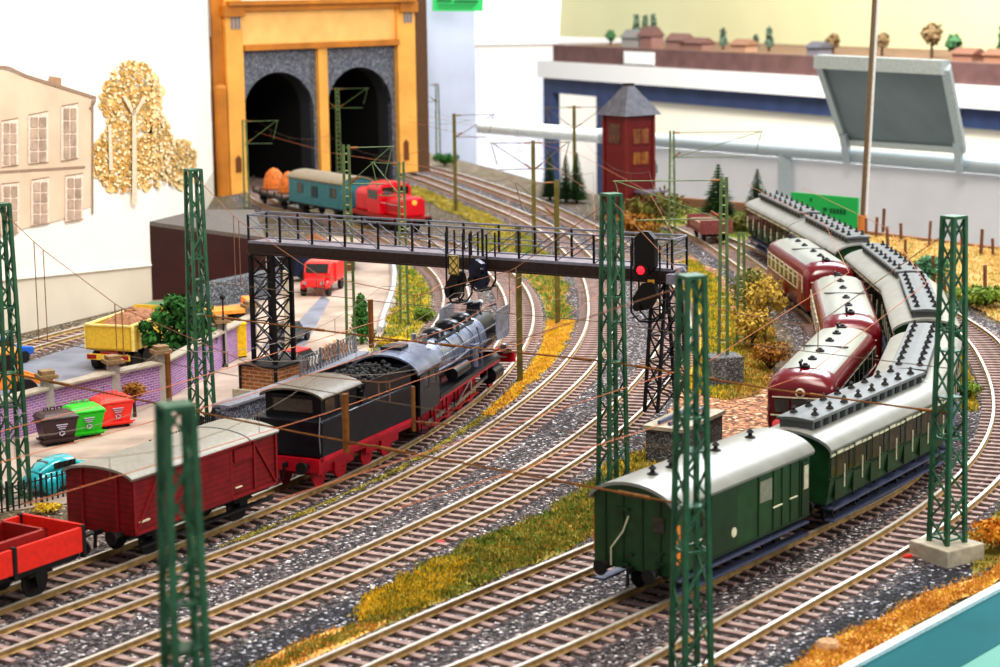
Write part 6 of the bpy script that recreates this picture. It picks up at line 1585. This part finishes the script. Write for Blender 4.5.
# pleated blind
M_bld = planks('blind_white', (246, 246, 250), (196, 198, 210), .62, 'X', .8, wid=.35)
_b = M_bld.node_tree.nodes['Principled BSDF']; _b.inputs['Emission Color'].default_value = (.9, .92, 1, 1); _b.inputs['Emission Strength'].default_value = .28   # emission added to lighten the blind, standing in for daylight behind it
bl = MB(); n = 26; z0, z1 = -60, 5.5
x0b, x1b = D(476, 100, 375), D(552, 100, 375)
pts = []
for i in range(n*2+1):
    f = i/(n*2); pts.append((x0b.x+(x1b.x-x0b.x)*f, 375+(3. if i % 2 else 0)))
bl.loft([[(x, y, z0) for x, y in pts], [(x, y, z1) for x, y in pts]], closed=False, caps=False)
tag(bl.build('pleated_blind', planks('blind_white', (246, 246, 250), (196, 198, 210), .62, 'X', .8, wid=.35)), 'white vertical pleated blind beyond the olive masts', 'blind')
# distant layout on a blue frame
fa_, fb_ = D(553, 45, 360), D(1130, 69, 240)
fa_.z = fb_.z = 0
def far(px, z, back=0.):
    p = on_plane(px, 60, fa_, fb_); n_ = Vector((fb_.y-fa_.y, fa_.x-fb_.x, 0)).normalized(); return Vector((p.x, p.y, z)) - n_*back
fl_ = thing('distant_layout', 'second layout across the room with brown fascia, white apron and dark blue frame', 'layout table')
def beam(x0, x1, z0, z1, back, depth, name, m, par=fl_):
    a, b = far(x0, 0, back), far(x1, 0, back); n_ = Vector((fb_.y-fa_.y, fa_.x-fb_.x, 0)).normalized()*depth
    return MB().loft([[(a.x, a.y, z0), (b.x, b.y, z0), (b.x, b.y, z1), (a.x, a.y, z1)], [(a.x-n_.x, a.y-n_.y, z0), (b.x-n_.x, b.y-n_.y, z0), (b.x-n_.x, b.y-n_.y, z1), (a.x-n_.x, a.y-n_.y, z1)]]).build(name, m, par)
M_fbr = mat('fascia_brown', (104, 76, 74), .6, var=.2, scale=.4); M_fbl = mat('frame_blue', (48, 62, 98), .5, var=.2, scale=.4)
beam(553, 1130, 4.7, 7.6, 0, 1.5, 'brown_fascia', M_fbr); beam(540, 1130, 1.7, 4.7, -.6, 2, 'white_apron', mat('apron_white', (222, 222, 222), .7, var=.05))
beam(541, 1130, -1.0, 1.7, .4, 1.5, 'blue_beam', M_fbl)
for x0, x1 in ((541, 550), (594, 607)): beam(x0, x1, -60, -1.0, .4, 1.5, 'blue_leg', M_fbl)
beam(625, 655, 5.0, 7.1, -.25, .2, 'white_card', mat('card_white', (228, 232, 232), .6))
beam(553, 1130, 7.3, 7.5, 1.5, 34, 'layout_surface', mat('far_ground', (134, 108, 88), .9, var=.3, scale=.5))
beam(608, 1130, -60, -1.0, 1.2, 1, 'white_panel', mat('panel_beige', (240, 234, 218), .8, var=.03))
bdp = [(600, 80), (640, 150), (1130, 150)]
sk = MB(); a, c = far(430, 7.5, 30), far(1130, 7.5, 30); b = a*.97+c*.03
sk.add([(a.x, a.y, 7.5), (c.x, c.y, 7.5), (c.x, c.y, 50), (b.x, b.y, 50)], [(0, 1, 2, 3)])
sk.build('sky_backdrop', mat('sky_yellow', (214, 212, 172), .9, var=.05, scale=.05), fl_)
# miniature trees and houses on the distant layout
def fartree(px, h, m, label, kind):
    h *= .8; p = far(px, 7.5, 8); t = thing('miniature_tree', label, 'tree', p, 0, 'trees on the distant layout'); rnd = random.Random(px); mb = MB()
    if kind == 'fir':
        for i in range(6): leaves(mb, (0, 0, h*(.3+.12*i)), ((.9-.13*i)*h*.18, (.9-.13*i)*h*.18, h*.08), 40, .5, rnd)
    else: leaves(mb, (0, 0, h*.68), (h*.3, h*.3, h*.32), 160, .6, rnd)
    mb.build('foliage', m, t, fix=False); MB().tube((0, 0, 0), (0, 0, h*.6), .25, 6, .12).build('trunk', mat('bark', (78, 58, 40)), t)
F1 = leafmat('far_fir', (92, 112, 100), (112, 130, 112)); F2 = leafmat('far_green', (64, 112, 76), (86, 130, 88)); F3 = leafmat('far_brown', (128, 104, 76), (150, 128, 92))  # leaf colours paled to paint in the haze of distance
for px, h, m, k, lab in ((597, 7., F1, 'fir', 'pale fir at the left end of the distant layout'), (606, 6.6, F1, 'fir', 'second pale fir left of the distant house'), (614, 7., F1, 'fir', 'pale fir right behind the distant house'), (682, 4.2, F1, 'fir', 'lone thin fir on the distant layout right of the house'), (714, 3., F1, 'fir', 'tiny fir on the distant layout right of center'), (727, 4.6, F1, 'fir', 'thin fir on the distant layout, the last before the info panel'),
    (838, 4.2, F3, 'round', 'brown tree on the distant layout left of the thin pole'), (887, 6.5, F3, 'round', 'tall brown tree on the distant layout right of the thin pole'), (909, 4.2, F2, 'round', 'round green tree on the distant layout above the info panel'), (956, 6.2, F2, 'fir', 'narrow green tree on the distant layout near the right edge'), (994, 4.4, F2, 'round', 'round green tree on the distant layout at the right edge'), (572, 3., F2, 'round', 'low green bush on the left end of the distant layout'), (790, 3.6, F3, 'round', 'brown bush on the distant layout above the left corner of the info panel')):
    fartree(px, h, m, lab, k)
for px, w_, h, col, lab in ((612, 6., 3., (176, 176, 172), 'low grey-roofed house on the distant layout'), (626, 4., 3.6, (150, 90, 80), 'red gabled house on the distant layout beside the grey roof'), (655, 5, 2.6, (160, 104, 90), 'flat reddish house on the distant layout above the white card'), (672, 6, 2.0, (150, 90, 76), 'long red shed on the distant layout'), (718, 4, 2., (206, 140, 100), 'small orange house on the distant layout'), (792, 3., 2., (110, 110, 130), 'small bluish house on the distant layout'), (940, 4, 1.8, (186, 110, 80), 'small red-brown house on the distant layout at right'), (972, 4, 1.8, (196, 120, 80), 'small orange-brown house on the distant layout by the right edge')):
    p = far(px, 7.5, 5); t = thing('miniature_house', lab, 'house', p, atan2((fb_-fa_).y, (fb_-fa_).x), 'houses on the distant layout')
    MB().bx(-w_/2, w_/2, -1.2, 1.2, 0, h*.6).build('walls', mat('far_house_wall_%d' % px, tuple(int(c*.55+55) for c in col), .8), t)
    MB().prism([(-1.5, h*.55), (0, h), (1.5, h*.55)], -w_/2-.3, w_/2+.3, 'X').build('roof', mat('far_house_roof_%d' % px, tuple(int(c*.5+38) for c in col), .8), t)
# barrier: pipe rail, white board
ra, rb_ = D(440, 122, 258), D(1120, 172, 178)
rz_ = 1.1
def rail_pt(px, dz=0.):
    A_, B_ = Vector((ra.x, ra.y, 0)), Vector((rb_.x, rb_.y, 0)); p = on_plane(px, 140, A_, B_); return Vector((p.x, p.y, rz_+dz))
rr = thing('barrier_rail', 'pale grey pipe railing running behind the whole layout', 'railing')
MB().tube(rail_pt(455), rail_pt(1110), .75, 14).build('pipe', mat('pipe_grey', (176, 186, 190), .4, .3, var=.06), rr, smooth=True)
MB().tube(rail_pt(462), rail_pt(602), .85, 14).build('white_sleeve', mat('pipe_white', (232, 236, 234), .5), rr, smooth=True)
for px in (785, 1060):
    p = rail_pt(px); MB().bx(p.x-.65, p.x+.65, p.y-.4, p.y+.4, -30, rz_-.3).build('upright', mat('pipe_grey', (176, 186, 190)), rr)
bo = thing('barrier_board', 'plain grey-white board below the pipe railing behind the layout', 'board')
p, q = rail_pt(618), rail_pt(1115); p = p+Vector((0, 1.5, 0)); q = q+Vector((0, 1.5, 0))
MB().loft([[(p.x, p.y, -30), (q.x, q.y, -30), (q.x, q.y, .2), (p.x, p.y, .2)], [(p.x, p.y+.5, -30), (q.x, q.y+.5, -30), (q.x, q.y+.5, .2), (p.x, p.y+.5, .2)]]).build('board_sheet', mat('board_white', (226, 226, 230), .8, var=.04, scale=.2), bo)
# tilted info panel on the rail
ip = thing('info_panel', 'grey tilted info panel in a pale frame, clamped to the pipe railing', 'panel')
BLp, BRp = rail_pt(846, 0), rail_pt(966, 0)
bl_ = D(846, 141, BLp.y-1); br_ = D(963, 149, BRp.y-1); tl_ = D(819, 60, BLp.y-8); tr_ = D(947, 66, BRp.y-8)
def qd(u, v, o=0.):
    nrm = (br_-bl_).cross(tl_-bl_).normalized(); return bl_*(1-u)*(1-v)+br_*u*(1-v)+tr_*u*v+tl_*(1-u)*v + nrm*o
MB().loft([[qd(0, 0), qd(1, 0), qd(1, 1), qd(0, 1)], [qd(0, 0, -.5), qd(1, 0, -.5), qd(1, 1, -.5), qd(0, 1, -.5)]]).build('back_sheet', mat('panel_grey', (124, 138, 140), .5, var=.1, scale=.2), ip)
fr = MB()
for (u0, v0), (u1, v1), w_ in (((0, 0), (1, 0), .6), ((1, 0), (1, 1), .8), ((1, 1), (0, 1), 1.3), ((0, 1), (0, 0), .6)): fr.bar(qd(u0, v0, .2), qd(u1, v1, .2), w_, w_)
fr.build('frame', mat('frame_pale', (190, 200, 200), .4, .2), ip)
for u, pt in ((.02, BLp), (.98, BRp)):
    MB().bar(qd(u, .12, .3), (qd(u, 0).x, qd(u, 0).y, rz_-.6), .7, .7).build('clamp', mat('pipe_grey', (176, 186, 190)), ip)
# thin pole at the layout edge
pa, pb = D(862, 223, 150), D(876.5, -40, 150)
t = thing('thin_pole', 'thin brown and white pole standing behind the green coaches', 'pole')
MB().tube(pa, pb, .17, 10).build('brown_rod', mat('pole_brown', (112, 94, 70), .4, .3), t); MB().tube(pa+Vector((.3, .25, 0)), pb+Vector((.3, .25, 0)), .13, 8).build('white_rod', mat('pole_white', (222, 222, 224), .4), t)
MB().tube(pa+Vector((0, 0, -2.2)), pa+Vector((0, 0, .6)), .34, 10).build('socket', mat('socket_orange', (190, 120, 60), .5), t)
# green signs
def sign(name, label, pts, lines, dark=(16, 92, 50)):
    t = thing(name, label, 'sign'); n_ = (pts[1]-pts[0]).cross(pts[3]-pts[0]).normalized()*.2
    MB().loft([[tuple(p) for p in pts], [tuple(p+n_) for p in pts]]).build('sign_board', mat('sign_green', (40, 178, 92), .5, var=.05), t)
    lm = MB()
    for u0, u1, v0, v1 in lines:
        f = lambda u, v: pts[0]*(1-u)*(1-v)+pts[1]*u*(1-v)+pts[2]*u*v+pts[3]*(1-u)*v - n_*.3
        k = max(1, int((u1-u0)/.05))
        for i in range(k):
            a_, b_ = u0+(u1-u0)*i/k, u0+(u1-u0)*(i+.75)/k; lm.add([f(a_, v0), f(b_, v0), f(b_, v1), f(a_, v1)], [(0, 1, 2, 3)])
    lm.build('dark_lettering', mat('sign_ink', dark, .6), t)
sign('green_sign', 'bright green sign with a short dark line of lettering behind the farthest coach', [D(791, 192, 166), D(857.5, 198, 160), D(857, 240, 160), D(790, 234, 166)], [(.3, .34, .1, .18), (.5, .58, .3, .38), (.6, .85, .3, .42)])
sign('green_sign', 'green sign at the top edge on the pale wall right of the portal', [D(433, -30, 229), D(484, -30, 231), D(483, 11.5, 231), D(433, 11, 229)], [(.08, .38, .7, .78), (.42, .9, .72, .8), (.1, .85, .84, .87), (.1, .8, .91, .93)], (30, 100, 50))
# brown edge of the layout along the back
ed = MB(); e1, e2 = G(640, 203), G(770, 214.5)
ed.bar((e1.x, e1.y+1., .0), (e2.x, e2.y+1., .0), .6, 1.4); e3, e4 = G(848, 232), G(1100, 263); ed.bar((e3.x, e3.y+.6, -.2), (e4.x, e4.y+.6, -.2), .5, .8)
struct(ed.build('trim_2', mat('edge_brown', (142, 104, 78), .7, var=.2)), 'brown wooden rear edge of the layout table')
# blue-green table rim at the lower right
e0, e1 = G(846, 668), G(1004, 584); d_ = (e1-e0).normalized(); n_ = Vector((d_.y, -d_.x, 0))
rim = thing('table_rim', 'blue-green glassy table rim with a pale edge at the lower right corner', 'table rim')
A_, B_ = e0-d_*25, e1+d_*40
def strip_(o0, o1, z0, z1, name, m):
    p = [A_+n_*o0, B_+n_*o0, B_+n_*o1, A_+n_*o1]; MB().add([(q.x, q.y, z0) for q in p]+[(q.x, q.y, z1) for q in p], [(0, 3, 2, 1), (4, 5, 6, 7), (0, 1, 5, 4), (1, 2, 6, 5), (2, 3, 7, 6), (3, 0, 4, 7)]).build(name, m, rim)
strip_(0, .3, -2, .15, 'pale_edge', mat('rim_white', (206, 230, 236), .3)); strip_(.3, 2.5, -2, .02, 'blue_green_panel', mat('rim_teal', (30, 98, 106), .7, spec=.1, var=.1, scale=.3)); strip_(2.5, 30, -2, .0, 'pale_panel', mat('rim_pale', (112, 168, 158), .7, spec=.1, var=.05, scale=.3))
